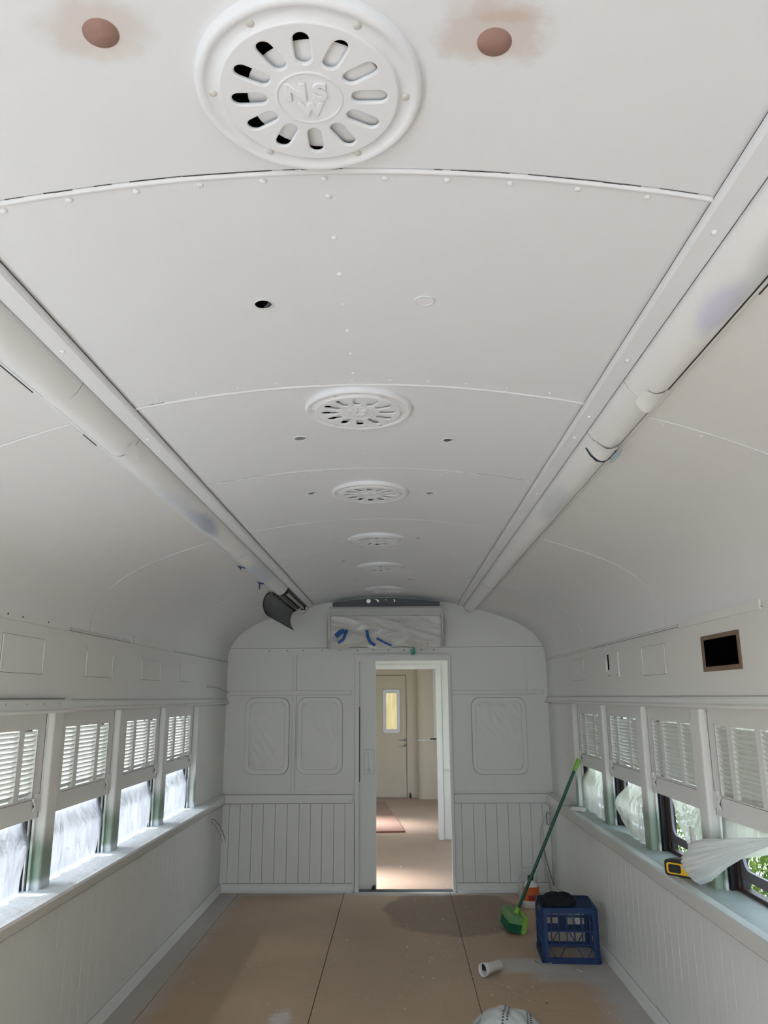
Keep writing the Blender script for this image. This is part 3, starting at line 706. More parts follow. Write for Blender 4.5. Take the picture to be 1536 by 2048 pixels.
for k, (a, b) in enumerate(openings):
    near = 'open' if b < 2.7 else 'shut'
    window(-1, a, b, 12+2*k, near)
    if near == 'shut': window(1, a, b, 13+2*k, near)
    else:
        m = MB(); m.box(1.425, 1.45, a, b, .781, 1.4949); put('light_blocking_panel', m, M['paint'], wallR)  # solid panel added out of view to block daylight from the right
# ---------------------------------------------------------------- louvred shutters
SW, ZB, ZT = .700, 1.067, 1.497
def make_shutter(s):
    """local frame: origin at centre of the opening on the shutter face plane; s=-1 left wall, 1 right wall"""
    r = empty('louvred_shutter', (0, 0, 0))
    def bx(name, x0, x1, y0, y1, z0, z1, mt=M['paint']):
        m = MB(); m.box(min(s*x0, s*x1), max(s*x0, s*x1), y0, y1, z0, z1); return put(name, m, mt, r, local=True)
    h = SW/2
    bx('stile', 0, .022, -h, -h+.078, ZB, ZT); bx('stile', 0, .022, h-.078, h, ZB, ZT)
    bx('top_rail', 0, .022, -h+.078, h-.078, 1.428, ZT); bx('bottom_rail', 0, .022, -h+.078, h-.078, ZB, 1.152)
    for yy in (-.138, .118):
        bx('mullion', .001, .021, yy, yy+.044, 1.152, 1.428)
    # bead round the louvre opening, slightly proud, with a dark scribe line
    for yy in (-h+.074, h-.078):
        bx('bead', -.003, 0, yy, yy+.004, 1.150, 1.44)
    bx('bead', -.003, 0, -h+.078, h-.078, 1.1475, 1.1515)
    sl = MB(); t = math.radians(40)
    T = Matrix.Rotation(s*t, 4, 'Y')
    sl.box(-.0172, .0172, -h+.070, h-.070, -.0020, .0020, T=T)
    sme = sl.mesh('slat', [M['paint']])
    for k in range(14):
        share('slat', sme, r, (s*.0160, 0, 1.166+k*.0188))
    bx('joint_shade_strip', -.0006, .001, h-.0035, h, ZB, ZT, M['gap'])
    bx('joint_shade_strip', -.0034, -.0030, h-.079, h-.0765, 1.149, 1.44, M['joint']); bx('joint_shade_strip', -.0006, 0, -h+.078, h-.078, 1.1445, 1.1470, M['joint'])
    bx('guide_strip', -.006, 0, h+.001, h+.008, ZB+.02, ZT)
    # hold-open catch on the far stile and a keeper on the near one
    m = MB(); f = h-.028
    m.box(min(0, -s*.008), max(0, -s*.008), f-.014, f+.020, 1.100, 1.165)
    ct = put('catch_plate', m, M['paint'], r, local=True)
    m = MB(); p = [(f-.016, 1.128), (f-.050, 1.150), (f-.050, 1.140), (f-.030, 1.118), (f-.046, 1.098), (f-.016, 1.105)]
    m.prism(p, 0, -s*.005, -s*.012); put('catch_lever', m, M['paint'], ct, local=True)
    m = MB(); m.box(min(-s*.0035, -s*.006), max(-s*.0035, -s*.006), f-.034, f-.018, 1.108, 1.128); put('catch_recess', m, M['black'], ct, local=True)
    bx('keeper', -.002, 0, -h+.052, -h+.056, 1.09, 1.15)
    return r
names = ['second window from the end', 'x']
ordn = {3: 'nearest the end wall', 2: 'second from the end wall', 1: 'third from the end wall', 0: 'nearest the camera'}
vis = [(a, b) for a, b in openings if b > 2.7]      # four per side: index 0 nearest
for s, nm in ((-1, 'left'), (1, 'right')):
    proto = make_shutter(s)
    for k, (a, b) in enumerate(vis):
        o = proto if k == 0 else copy_tree(proto)
        o.location = (s*1.425, (a+b)/2, 0)
        tag(o, 'white louvred timber shutter half lowered in the %s wall window %s' % (nm, ordn[k]), 'shutter', 'louvred shutters on the %s wall' % nm)
# ---------------------------------------------------------------- plastic film over the windows
def film_sheet(s, a, b, z0, z1, x, seed, mt, cut=None, amp=.018):
    m = MB()
    def fn(u, v):
        y = a+(b-a)*u; z = z0+(z1-z0)*v
        if cut: y, z = cut(u, v, a, b, z0, z1)
        g = (1-v)
        h = noise.noise(Vector((y*16+(v-.5)*3*(u-.5), seed*3.1, z*2.2)))*.6+noise.noise(Vector((y*42+z*8*(u-.5), seed, z*5)))*.35*(.4+g)
        lo = max(0.0, min(1.0, (1.05-z)/.10)); lo = lo*lo*(3-2*lo)
        return (s*(1.466+(x-amp*.6+amp*h*min(1, 8*min(u, 1-u)+.2)-1.466)*lo), y, z)
    m.grid(fn, 70, 40)
    return m
LF = {0: 'nearest the camera', 1: 'third from the end wall', 2: 'second from the end wall', 3: 'nearest the end wall'}
for k, (a, b) in enumerate(vis):
    def cutL(u, v, a, b, z0, z1, k=k):
        top = min(1, v*1.6)
        y1 = b-.028-(.06-.04*top)*(1-top)-.03*max(0, math.sin(v*5+k))
        return a+.012+(y1-a-.012)*u, z0+(1.085-z0)*v
    m = film_sheet(-1, a, b, .784, 1.47, 1.455, k+1.5, None, cutL, .03)
    o = put('plastic_film', m, M['film']); tag(o, 'bright white plastic film masking the left wall window %s' % LF[k], 'plastic film', 'plastic films over the left windows')
# right: gathered away from the far side of each window
def cutR3(u, v, a, b, z0, z1):
    t = abs(v-.30); y1 = b-.02-.10*max(0, .28-v)
    return a+.01+(y1-a-.01)*u, z0+(z1-z0)*v
def cutR2(u, v, a, b, z0, z1):
    z = z0+(z1-z0)*v; d = (z-z0)
    off = .11+(.23*max(0, 1-abs(d-.115)/.17)*-.6 if 0 else 0)
    edge = .30 if d > .30 else (.06+(d-.12)*1.33 if d > .12 else .06+(.12-d)*2.3)
    y1 = b-max(.05, edge)
    return a+.01+(y1-a-.01)*u, z
def cutR1(u, v, a, b, z0, z1):
    z = z0+(z1-z0)*v; d = z-z0
    y1 = b-.09-max(0, .30-d)*1.45
    return a+.005+(y1-a-.005)*u, z
for k, fn, xx, am in ((3, cutR3, 1.440, .035), (2, cutR2, 1.440, .035), (1, cutR1, 1.452, .02)):
    a, b = vis[k]
    m = film_sheet(1, a, b, .786 if k > 1 else .80, 1.47, xx, k+8.2, None, fn, am)
    o = put('plastic_film', m, M['film_r']); tag(o, ['', 'pulled-back plastic film hanging diagonally in the right window third from the end wall', 'billowing plastic film bulging over the sill in the right window second from end wall', 'plastic film with dark patch in the right window nearest the end wall'][k], 'plastic film')
# near right window: upper film and the swept bundle caught round the post
a, b = vis[0]
ff = empty('plastic_film', (1.40, b, .9), 'white plastic film torn loose and bunched around the right window post by tape measure', 'plastic film')
m = MB()
def fn(u, v):
    y = a+(b-.03-a)*u; zlow = 1.02-.10*(u**.5) if u > 0 else 1.05
    zlow = 1.06-.13*min(1, u*1.3)
    z = zlow+(1.46-zlow)*v
    return (1.45-.012*noise.noise(Vector((y*14, 4, z*3)))-.02*(1-v), y, z)
m.grid(fn, 40, 24); put('upper_sheet', m, M['film_r'], ff)
m = MB()
import bisect
TOPC = [(2.80, 1.090, 1.44), (2.95, 1.060, 1.415), (3.10, 1.035, 1.39), (3.25, 1.005, 1.365), (3.38, .985, 1.345), (3.48, .962, 1.335), (3.55, .905, 1.345)]
BOTC = [(2.80, 1.082, 1.45), (2.95, 1.036, 1.43), (3.10, .975, 1.40), (3.25, .900, 1.375), (3.38, .825, 1.350), (3.47, .790, 1.335), (3.56, .815, 1.345)]
def lerp3(L, t):
    t = t*(len(L)-1); i = min(int(t), len(L)-2); f = t-i
    return [L[i][j]+(L[i+1][j]-L[i][j])*f for j in range(3)]
def fn(u, v):
    p = lerp3(TOPC, u); q = lerp3(BOTC, u)
    y, z, x = [p[j]+(q[j]-p[j])*v for j in range(3)]
    bulge = math.sin(PI*v)*(.010+.040*u)
    fold = noise.noise(Vector((v*8, u*2.2, 2)))*.030*(.4+u)+noise.noise(Vector((v*22, u*3, 5)))*.006
    return (x-bulge+fold, y+.01*math.sin(v*7)*u, z)
m.grid(fn, 60, 50); put('bunched_sweep', m, M['film_bunch'], ff)
m = MB()
def fn(u, v):   # wrapped tail behind the bundle, lapping onto the post
    th = PI*(.1+.9*v); r = .034*(1-.3*u)
    return (1.355-.6*r*math.sin(th)+.004*noise.noise(Vector((u*9, v*9, 1))), 3.50-r*math.cos(th)+.03*u, .93+.075*u)
m.grid(fn, 16, 14); put('wrapped_tail', m, M['film_bunch'], ff)
# ---------------------------------------------------------------- small things on the right sill
tm = empty('tape_measure', (1.350, 3.665, .7815), 'yellow and black tape measure lying on the right window sill', 'tape measure')
tm.rotation_euler = (0, 0, math.radians(42))
m = MB(); me = rrect(-.066, .082, 0, .066, .016)
m.prism(me, 0, -.022, .022); put('case', m, M['black'], tm, local=True)
m = MB(); m.prism(rrect(-.066, .072, .008, .054, .012), 0, -.0235, -.0222); put('yellow_face', m, M['yellow'], tm, local=True, label='yellow side of the case')
m = MB(); m.prism(rrect(.004, .062, .014, .048, .008), 0, -.025, -.0237); put('badge', m, M['black'], tm, local=True, label='black badge')
m = MB(); m.box(-.02, .02, -.05, .05, .066, .070); put('rubber_grip', m, M['black'], tm, local=True)
wb_ = MB(); T = Matrix.Translation((1.338, 5.66, .7835)) @ Matrix.Rotation(.6, 4, 'Z'); wb_.box(-.02, .02, -.05, .05, 0, .022, T=T)
o = put('wood_offcut', wb_, M['pvc']); tag(o, 'small white painted offcut on the far end of right window sill', 'offcut')
# ---------------------------------------------------------------- ceiling ventilators
def make_vent():
    r = empty('ceiling_ventilator', (0, 0, 0))
    slots = []
    for k in range(12):
        a = 2*PI*k/12+PI/2
        ca, sa = math.cos(a), math.sin(a); r0, r1, hw = .060, .119, .0142; p = []
        for i in range(9):
            t = -PI/2+PI*i/8; p.append((r1+hw*math.cos(t)-hw, hw*math.sin(t)))
        for i in range(9):
            t = PI/2+PI*i/8; p.append((r0+hw+hw*math.cos(t), hw*math.sin(t)))
        slots.append([(x*ca-y*sa, x*sa+y*ca) for x, y in p])
    me = curve_mesh('slotted_face', [circ(0, 0, .130, 64)]+slots, extrude=.0015, bevel=.0028, bres=2); me.materials.append(M['ceil'])
    me.transform(Matrix.Translation((0, 0, -.0165)))
    share('slotted_face', me, r, (0, 0, 0))
    m = MB()
    m.lathe([(.126, -.0165), (.130, -.0185), (.134, -.0175), (.136, -.013), (.150, -.0125), (.153, -.016), (.158, -.0185), (.163, -.0175), (.1665, -.013), (.168, -.005), (.168, .012)], 72)
    put('outer_ring', m, M['ceil'], r, local=True)
    m = MB()
    m.lathe([(.0452, -.0185), (.047, -.0225), (.050, -.0225), (.052, -.0185)], 48); m.lathe([(.0005, -.0190), (.045, -.0190), (.046, -.017)], 48); put('centre_boss', m, M['ceil'], r, local=True)
    for body, px, py, sz in (('N', -.019, .012, .040), ('S', .017, .012, .040), ('W', .001, -.022, .032)):
        tm_ = curve_mesh('raised_letter', None, extrude=.0026, bevel=.0016, text=body, size=sz); tm_.materials.append(M['ceil'])
        tm_.transform(Matrix.Translation((px, -py, -.0205)) @ Matrix.Rotation(PI, 4, 'X'))
        share('raised_letter', tm_, r, (0, 0, 0))
    m = MB(); m.lathe([(.0005, 0), (.103, 0), (.106, .003)], 40, Matrix.Translation((.012, .012, -.0075)) @ Matrix.Rotation(.02, 4, 'Y')); put('damper_disc', m, M['ceil'], r, local=True)
    m = MB(); m.lathe([(.0005, -.0018), (.150, -.0018)], 40); put('duct_back', m, M['hole'], r, local=True)
    for k in range(6):
        a = PI/3*k+.05
        s_ = MB(); s_.lathe([(.0065, 0), (.006, -.002), (.003, -.0038), (.0004, -.004)], 10, Matrix.Translation((.143*math.cos(a), .143*math.sin(a), -.0125))); put('screw', s_, M['wire'], r, local=True)
    return r
vp = make_vent()
vl = ['large round slotted ceiling ventilator nearest the camera with raised letters', 'round slotted ceiling ventilator, second from the camera', 'round slotted ceiling ventilator, third from the camera',
      'round slotted ceiling ventilator, fourth from the camera', 'round slotted ceiling ventilator, fifth from the camera', 'small distant ceiling ventilator just before the end wall']
for k, (x, y) in enumerate([(-.016, .946), (-.009, 2.224), (-.009, 3.211), (-.007, 4.237), (-.005, 5.17), (0, 6.30)]):
    o = vp if k == 0 else copy_tree(vp)
    o.location = (x, y, 2.4165)
    o.scale = (.98, .98, .72)
    tag(o, vl[k], 'vent', 'round ventilators along the ceiling')
# sockets in the ceiling
socks = [(-.19, 1.566, 'h'), (.172, 1.563, 'w'), (-.221, 2.481, 'g'), (.286, 2.504, 'h2'), (-.257, 3.195, 'r'), (.252, 3.216, 'r'), (-.234, 4.194, 'w'), (.228, 4.188, 'r'), (-.238, 4.893, 'r'), (.21, 4.898, 'w'), (-.218, 5.752, 'w'), (.2, 5.743, 'o')]
slab = ['black open lamp socket hole left of the ceiling centre nearest the camera', 'painted lamp socket hole right of the ceiling centre nearest the camera', 'grey socket hole to the left just past the second ventilator', 'partly open socket hole to the right just past the second ventilator',
        'small socket left of the third ventilator', 'small socket right of the third ventilator', 'white socket left of the fourth ventilator', 'small socket right of the fourth ventilator', 'slit-like socket left of the fifth ventilator', 'tiny socket right of the fifth ventilator',
        'tiny white socket left before the last ventilator', 'rust orange socket patch right before the last ventilator']
for (x, y, t), lb in zip(socks, slab):
    r = empty('ceiling_socket', (x, y, zc(x)), lb, 'socket', 'lamp sockets in the ceiling')
    r.rotation_euler = (0, math.atan(-slope(x)), 0)
    R = .0215
    m = MB(); m.lathe([(R, 0), (R+.001, -.0018), (R-.0025, -.0022), (R-.003, -.0003)], 24); put('rim', m, M['ceil'], r, local=True)
    m = MB(); m.lathe([(.0004, -.0008), (R-.0025, -.0008)], 20)
    put('hole', m, {'h': M['hole'], 'h2': M['greymetal'], 'g': M['wiredk'], 'w': M['ceil'], 'r': M['wiredk'], 'o': M['orangefill']}[t], r, local=True)
    if t in ('h', 'h2', 'r', 'w'):
        m = MB(); q = [(R-.004)*Vector((math.cos(a), math.sin(a), 0)) for a in [(-.6+.2*i) for i in range(13)]]
        m.add([(v.x, v.y, -.0012) for v in q], [tuple(range(len(q)))]); put('paint_skin', m, M['ceil'] if t != 'h' else M['greymetal'], r, local=True)
for x, y, lb in ((-.279, .832, 'pink filler plug in the ceiling left of the nearest ventilator'), (.243, .862, 'pink filler plug in the ceiling right of the nearest ventilator')):
    m = MB(); m.lathe([(.0235, .0004), (.0232, -.0006), (.0004, -.0009)], 32)
    o = put('filled_socket', m, M['filler'], None); o.location = (x, y, zc(x)-.0002); o.rotation_euler = (0, math.atan(-slope(x)), 0); tag(o, lb, 'filler plug')
# ---------------------------------------------------------------- long light fixtures
def fixture(s, joints, open_last):
    nm = 'left' if s < 0 else 'right'
    r = empty('ceiling_light_fixture', (s*.72, 3.6, 2.33), 'long white trough light fixture on the %s of the ceiling%s' % (nm, ', last cover hanging open' if open_last else ''), 'light fixture')
    Y0, Y1 = -1.2, 6.80
    # flanged base channel following the ceiling slope
    def zz(x, d): return zc(x)-d
    out = [(s*.635, zz(.635, -.004)), (s*.635, zz(.635, .012)), (s*.640, zz(.640, .017)), (s*.680, zz(.680, .017)), (s*.680, zz(.68, -.004))]
    m = MB(); m.prism(out, 1, Y0, Y1); put('inner_flange', m, M['ceil'], r)
    out = [(s*.792, zz(.792, -.004)), (s*.792, zz(.792, .016)), (s*.800, zz(.800, .014)), (s*.808, zz(.808, .006)), (s*.808, zz(.808, -.004))]
    m = MB(); m.prism(out, 1, Y0, Y1); put('outer_flange', m, M['ceil'], r)
    m = MB(); m.prism([(s*.681, zz(.681, -.002)), (s*.681, zz(.681, .002)), (s*.791, zz(.791, .002)), (s*.791, zz(.791, -.002))], 1, Y0, Y1); put('channel_back', m, M['fixture_in'], r)
    xa, xb_ = .684, .788
    def bow(dr, n=14):
        p = []
        for i in range(n+1):
            t = i/n; x = xa+(xb_-xa)*t; ang = PI*t
            base = zz(xa, .014)+(zz(xb_, .014)-zz(xa, .014))*t
            p.append((s*x, base-(.040+dr)*math.sin(ang)**.75))
        return p
    ys = [Y0]+joints
    for k, (y0, y1) in enumerate(zip(ys, ys[1:])):
        dr = .003 if k % 2 == 0 else 0
        o_ = bow(dr); i_ = [(x, z+.003) for x, z in o_]
        m = MB(); m.prism(o_+list(reversed(i_)), 1, y0+.002, y1-.002, smooth=False)
        for q in range(len(o_)-1): pass
        c = put('cover', m, M['cover_l'] if s < 0 else M['cover_r'], r)
        for pl in c.data.polygons: pl.use_smooth = len(pl.vertices) == 4 and abs(pl.normal.y) < .5
    # rounded end stop
    o_ = bow(.004); zt = zz(.73, 0)
    m = MB(); m.prism(o_, 1, Y1-.02, Y1+.012); put('end_cap', m, M['ceil'], r)
    # screws on the flange
    for y in ([.85, 1.62, 2.24, 2.36, 2.95, 3.4, 3.85, 4.1, 5.1] if s < 0 else [1.19, 1.71, 2.09, 2.27, 2.95, 3.55, 4.15, 5.1]):
        x = .660
        m = MB(); m.lathe([(.0065, 0), (.006, -.003), (.003, -.0055), (.0004, -.006)], 10, Matrix.Translation((s*x, y, zz(x, .016)))); put('screw', m, M['ceil'], r)
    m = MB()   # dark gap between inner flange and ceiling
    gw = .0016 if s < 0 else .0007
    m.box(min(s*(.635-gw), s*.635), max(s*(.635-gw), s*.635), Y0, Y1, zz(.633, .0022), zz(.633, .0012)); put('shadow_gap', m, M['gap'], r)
    m = MB()
    for y0, y1 in ([(1.05, 1.35), (2.12, 2.22), (1.55, 1.8)] if s < 0 else [(1.3, 1.36)]):
        m.box(min(s*.811, s*.809), max(s*.811, s*.809), y0, y1, zz(.81, .007), zz(.81, .001))
    m.box(min(s*.7895, s*.7925), max(s*.7895, s*.7925), .2, 1.82, zz(.79, .0175), zz(.79, .014)); put('cover_gap', m, M['gap'], r)
    if open_last:
        y0 = joints[-1]+.02; y1 = Y1-.03
        m = MB(); m.tube([(s*.722, y0+.12, zz(.72, .020)), (s*.722, y1-.04, zz(.72, .020))], .013, 12); t_ = put('lamp_tube', m, M['tube'], r)
        for yy in (y0+.10, y1-.045):
            m = MB(); m.box(s*.722-.018, s*.722+.018, yy-.012, yy+.012, zz(.72, .036), zz(.72, .003)); put('lamp_holder', m, M['black'], t_)
        m = MB(); m.box(min(s*.750, s*.772), max(s*.750, s*.772), y0+.2, y1-.1, zz(.76, .026), zz(.76, .004)); put('ballast', m, M['fixture_in'], r)
        # hinged-down cover: bowed sheet hanging from the outer flange
        def arc(t, y):
            # hinge at (x .80, z) curling outwards then back underneath
            hx, hz = .815-.022*(y-5.6)/1.2, zz(.80, .016)
            a = PI*(.02+.86*t)
            return (s*(hx+.052*math.sin(a)), y, hz-.075+.075*math.cos(a)-.022*(t**2))
        fl = empty('hanging_cover', (0, 0, 0)); fl.parent = r; 
        m = MB(); m.grid(lambda u, v: arc(u, y0+.02+(y1+.02-y0-.02)*v), 14, 8)
        m2 = MB(); 
        o = put('hanging_cover', m, [M['flapgrey'], M['ceil']], r)
        bpy.data.objects.remove(fl)
        # outer white skin just outside the grey lining
        m = MB(); 
        def arc2(u, v):
            x, y, z = arc(u, y0+.018+(y1+.022-y0-.018)*v); 
            a = PI*(.02+.86*u); return (x+s*.0035*math.sin(a), y, z+.0035*math.cos(a)-.0)
        m.grid(arc2, 14, 8); put('outer_skin', m, M['ceil'], o)
        m = MB(); m.tube([arc(t/8, y0+.02) for t in range(9)], .0035, 6); m.tube([arc(t/8, y1+.02) for t in range(9)], .0035, 6)
        m.tube([arc(1, y0+.02), arc(1, y1+.02)], .003, 6)
        put('rubber_edging', m, M['black'], o)
        m = MB(); m.tube([(s*.800, y0, zz(.80, .018)), (s*.79, y1, zz(.80, .018))], .004, 6)
        for q in range(9):
            yy = y0+.1+q*.13; m.box(s*.798-.006, s*.798+.006, yy-.02, yy+.02, zz(.80, .030), zz(.80, .012))
        put('hinge_strip', m, M['black'], r)
        m = MB(); m.grid(lambda u, v: (lambda p: (p[0]-s*.002, p[1], p[2]-.001))(arc(.02+.9*u, y0+.03+.16*v)), 12, 2); put('reflector_liner', m, M['fixture_in'], o)
    return r
fx_l = fixture(-1, [1.80, 2.235, 3.46, 4.02, 5.52], True)
fx_r = fixture(1, [1.83, 2.215, 3.90, 5.27, 6.78], False)
def ztrough(x, d=.016): return zc(x)-d
def flap(pts, name, mt, label, cat):
    m = MB(); m.add(pts, [tuple(range(len(pts)))]); return tag(put(name, m, mt), label, cat)
def coverz(x):
    t = max(0, min(1, (abs(x)-.684)/.104)); return zc(.684)-.014+(zc(.788)-zc(.684))*t-.043*math.sin(PI*t)**.75
def film_lip(s, y, x0, x1, drop, name, label):
    """loose lip of painted film curling down at a cover joint"""
    m = MB()
    def fn(u, v):
        x = x0+(x1-x0)*u; e = math.sin(PI*u)**.7
        return (s*x, y-.07+(.078+.02*e*(u+.4))*v, coverz(x)-.0035-drop*e*v**3)
    m.grid(fn, 14, 8); return tag(put(name, m, M['cover_plain']), label, 'film flap')
film_lip(1, 1.84, .715, .775, .012, 'film_flap', 'loose lip of painted film at first joint of right light fixture')
film_lip(1, 2.27, .70, .782, .007, 'film_flap', 'torn film edge with blue tape at second joint of right light fixture')
film_lip(-1, 2.27, .692, .72, .006, 'film_flap', 'small curled film lip at second joint of left light fixture')
m = MB(); m.tube([(x, 2.285+y, coverz(x)-.008) for x, y in ((.694, 0), (.71, .012), (.73, .022), (.75, .022), (.765, .012), (.785, -.01))], [.002, .003, .004, .005, .004, .002], 6)
tag(put('tape_strip', m, M['navy']), 'dark blue tape edge across the right light fixture', 'tape')
m = MB(); m.add([(.768, 2.30, coverz(.768)-.010), (.802, 2.265, 2.290), (.805, 2.31, 2.282), (.785, 2.345, 2.268)], [(0, 1, 2, 3)]); tag(put('tape_tail', m, M['paleblue']), 'pale blue tape tail hanging off the right light fixture', 'tape')
for y, w_ in ((4.35, .05), (4.98, .06)):
    m = MB(); m.add([(-.770, y, 2.283), (-.812, y-.02, 2.289), (-.815, y+w_, 2.288), (-.772, y+w_, 2.281)], [(0, 1, 2, 3)])
    m.add([(-.800, y+.0, 2.287), (-.800, y+w_, 2.285), (-.803, y+w_, 2.245 if y > 4.5 else 2.272), (-.803, y+.02, 2.25 if y > 4.5 else 2.275)], [(0, 1, 2, 3)])
    tag(put('tape_strip', m, M['blue']), 'blue tape tab %s on left light fixture' % ('hanging down near the open cover' if y > 4.5 else 'folded flat at the cover joint'), 'tape')
# ---------------------------------------------------------------- air conditioner above the door
ac = empty('air_conditioner', (0, D-.12, 2.13), 'wall air conditioner above the doorway, wrapped under crinkled plastic', 'air conditioner')
YF = D-.235
m = MB(); p = [(YF+.03, 2.300), (YF, 2.235), (YF+.002, 2.03), (YF+.05, 1.985), (D-.002, 1.983), (D-.002, 2.318), (YF+.05, 2.318)]
m.prism(p, 0, -.490, .490); put('body', m, M['acbody'], ac)
m = MB(); m.box(-.44, .44, YF+.008, YF+.03, 2.00, 2.03); put('louvre_flap', m, M['acbody'], ac)
m = MB(); m.box(.17, .36, YF-.0035, YF-.001, 2.026, 2.031); m.box(.354, .36, YF-.0035, YF-.001, 1.990, 2.031); m.box(-.10, .17, YF-.0025, YF-.001, 2.026, 2.029); put('vent_gap', m, M['gap'], ac)
cv = empty('plastic_cover', (0, YF, 2.1), 'crinkled plastic sheet with blue tape wrapped over the air conditioner front', 'plastic cover')
m = MB()
def fn(u, v):
    x = -.512+1.026*u; z = 2.248-.285*v
    e = min(1, 22*min(u, 1-u))
    n1 = noise.noise(Vector((x*3+z*2, 1.2, z*7-x*2))); n2 = abs(noise.noise(Vector((x*4-z*5, 7.7, z*11+x*3))))
    n3 = abs(noise.noise(Vector((x*2.2, 3.1, z*17+x*5))))
    y = YF-.018-.012*n1*e-.034*(.35-n2)*(.35+v)*e-.022*(.3-n3)*(1-.5*v)*e
    if v > .8: y += .05*(v-.8)*5*.4
    y += .10*(1-e)**1.5
    if v < .05: y = YF-.004
    return (x+.006*noise.noise(Vector((z*20, u, 3))), y, z-.012*math.sin(u*17)*(v**4))
m.grid(fn, 130, 50); put('sheet', m, M['film_ac'], cv)
def ribbon(pts, w, name='tape_strip'):
    m = MB(); n = len(pts); L = []
    for i, (x, z) in enumerate(pts):
        dx = pts[min(i+1, n-1)][0]-pts[max(i-1, 0)][0]; dz = pts[min(i+1, n-1)][1]-pts[max(i-1, 0)][1]; l = math.hypot(dx, dz)
        nx, nz_ = -dz/l*w/2, dx/l*w/2
        L.append(((x+nx, YF-.050, z+nz_), (x-nx, YF-.050, z-nz_)))
    vs = [q for a in L for q in a]; m.add(vs, [(2*i, 2*i+1, 2*i+3, 2*i+2) for i in range(n-1)])
    vs2 = [(x, y+.001, z) for x, y, z in vs]; m.add(vs2, [(2*i, 2*i+2, 2*i+3, 2*i+1) for i in range(n-1)])
    put(name, m, M['blue'], cv)
def acp(cx, cy):   # crop pixel (630..920,1180..1340 at x5.297) to the cover plane
    u = 630+cx/5.297; v = 1180+cy/5.29; k = (YF-.034)/6.62
    return ((u-655)/(888-655)*.993-.498)*k, 1.553+((2.233-1.553)-(v-1232)/(65)*.282)*k
ribbon([acp(222, 488), acp(270, 448), acp(318, 430)], .040)
ribbon([acp(340, 420), acp(322, 480), acp(300, 525), acp(250, 556)], .026)
ribbon([acp(553, 425), acp(565, 500), acp(590, 550), acp(640, 585)], .026)
ribbon([acp(655, 512), acp(730, 550), acp(815, 588)], .017)
m = MB(); m.tube([(.238, YF-.012, 1.955), (.236, D-.05, 1.935), (.234, D-.035, 1.915)], [.012, .02, .015], 8); put('tape_knot', m, M['teal'], cv)
# ---------------------------------------------------------------- vestibule beyond the door
vest = empty('room_beyond', (0, 9, 0), kind='structure'); vest.name = 'wall_vestibule'
YE = 12.9
fl2 = MB(); fl2.box(-1.5, 1.5, D+.021, YE+.1, -.05, -.002); tag(put('floor_vestibule', fl2, M['floor_in']), kind='structure')
m = MB(); m.box(-1.5, 1.5, D+.03, YE+.1, 2.45, 2.52); tag(put('ceiling_vestibule', m, M['paint']), kind='structure')
for s in (-1, 1):
    # walls pierced by windows
    wins = [(7.1, 8.4), (9.6, 11.2)] if s > 0 else [(7.15, 7.75), (10.2, 10.8)]
    ys = [D+.03]+[q for w_ in wins for q in w_]+[YE+.1]
    for y0, y1 in zip(ys[::2], ys[1::2]):
        m = MB(); m.box(min(s*1.395, s*1.5), max(s*1.395, s*1.5), y0, y1, 0, 2.45); put('side_panel', m, M['paint'], vest)
    for y0, y1 in wins:
        m = MB(); m.box(min(s*1.395, s*1.5), max(s*1.395, s*1.5), y0, y1, 0, .85); put('side_panel', m, M['paint'], vest)
        m = MB(); m.box(min(s*1.395, s*1.5), max(s*1.395, s*1.5), y0, y1, 1.8, 2.45); put('side_panel', m, M['paint'], vest)
        portal(s*1.52, y0, y1, .85, 1.8)
m = MB(); m.box(-1.2, -.262, 9.235, 9.27, 0, 2.45); put('mid_partition', m, M['paint'], vest)
m = MB(); m.box(.60, 1.395, 9.235, 9.27, 0, 2.45); put('mid_partition', m, M['paint'], vest)
m = MB(); m.box(-.262, .60, 9.235, 9.27, 1.90, 2.45); put('mid_partition', m, M['paint'], vest)
m = MB(); m.box(.541, .600, 9.21, 9.30, 0, 1.92); put('mid_jamb', m, M['paint'], vest)
m = MB(); m.box(-.262, .541, 9.21, 9.30, 1.872, 1.92); put('mid_head', m, M['paint'], vest)
m = MB(); m.box(.613, .625, 9.225, 9.2349, 0, 1.86); put('cover_bead', m, M['paint'], vest)
m = MB(); m.box(.60, .72, 9.215, 9.2349, 1.555, 1.575); m.box(.62, .72, 9.205, 9.2349, .745, .765); put('hinge_rail', m, M['paint'], vest)
# far partition with door
m = MB(); m.box(-1.395, 1.395, YE, YE+.05, 0, 2.45); 
me = curve_mesh('far_partition', [[(-1.395, 0), (1.395, 0), (1.395, 2.45), (-1.395, 2.45)], rrect(-.150, .125, .96, 1.68, .03)], extrude=.02); me.materials.append(M['beige'])
me.transform(Matrix.Translation((0, YE+.02-9, 0)) @ Matrix.Rotation(PI/2, 4, 'X')); share('far_partition', me, vest, (0, 0, 0))
fd = empty('door_2', (0, YE, 0), kind='structure')
me = curve_mesh('door_leaf', [[(-.60, .012), (.222, .012), (.222, 1.895), (-.60, 1.895)], rrect(-.098, .076, 1.05, 1.618, .012)], extrude=.008); me.materials.append(M['beige'])
me.transform(Matrix.Translation((0, -.009, 0)) @ Matrix.Rotation(PI/2, 4, 'X')); share('door_leaf', me, fd, (0, 0, 0))
me = curve_mesh('window_rim', [rrect(-.150, .125, .985, 1.675, .05), rrect(-.100, .078, 1.048, 1.620, .015)], extrude=.006, bevel=.004); me.materials.append(M['chrome'])
me.transform(Matrix.Translation((0, -.024, 0)) @ Matrix.Rotation(PI/2, 4, 'X')); share('window_rim', me, fd, (0, 0, 0))
m = MB(); m.box(-.145, .12, YE+.03, YE+.032, .965, 1.675); put('papered_pane', m, M['yellowpaper'], fd)
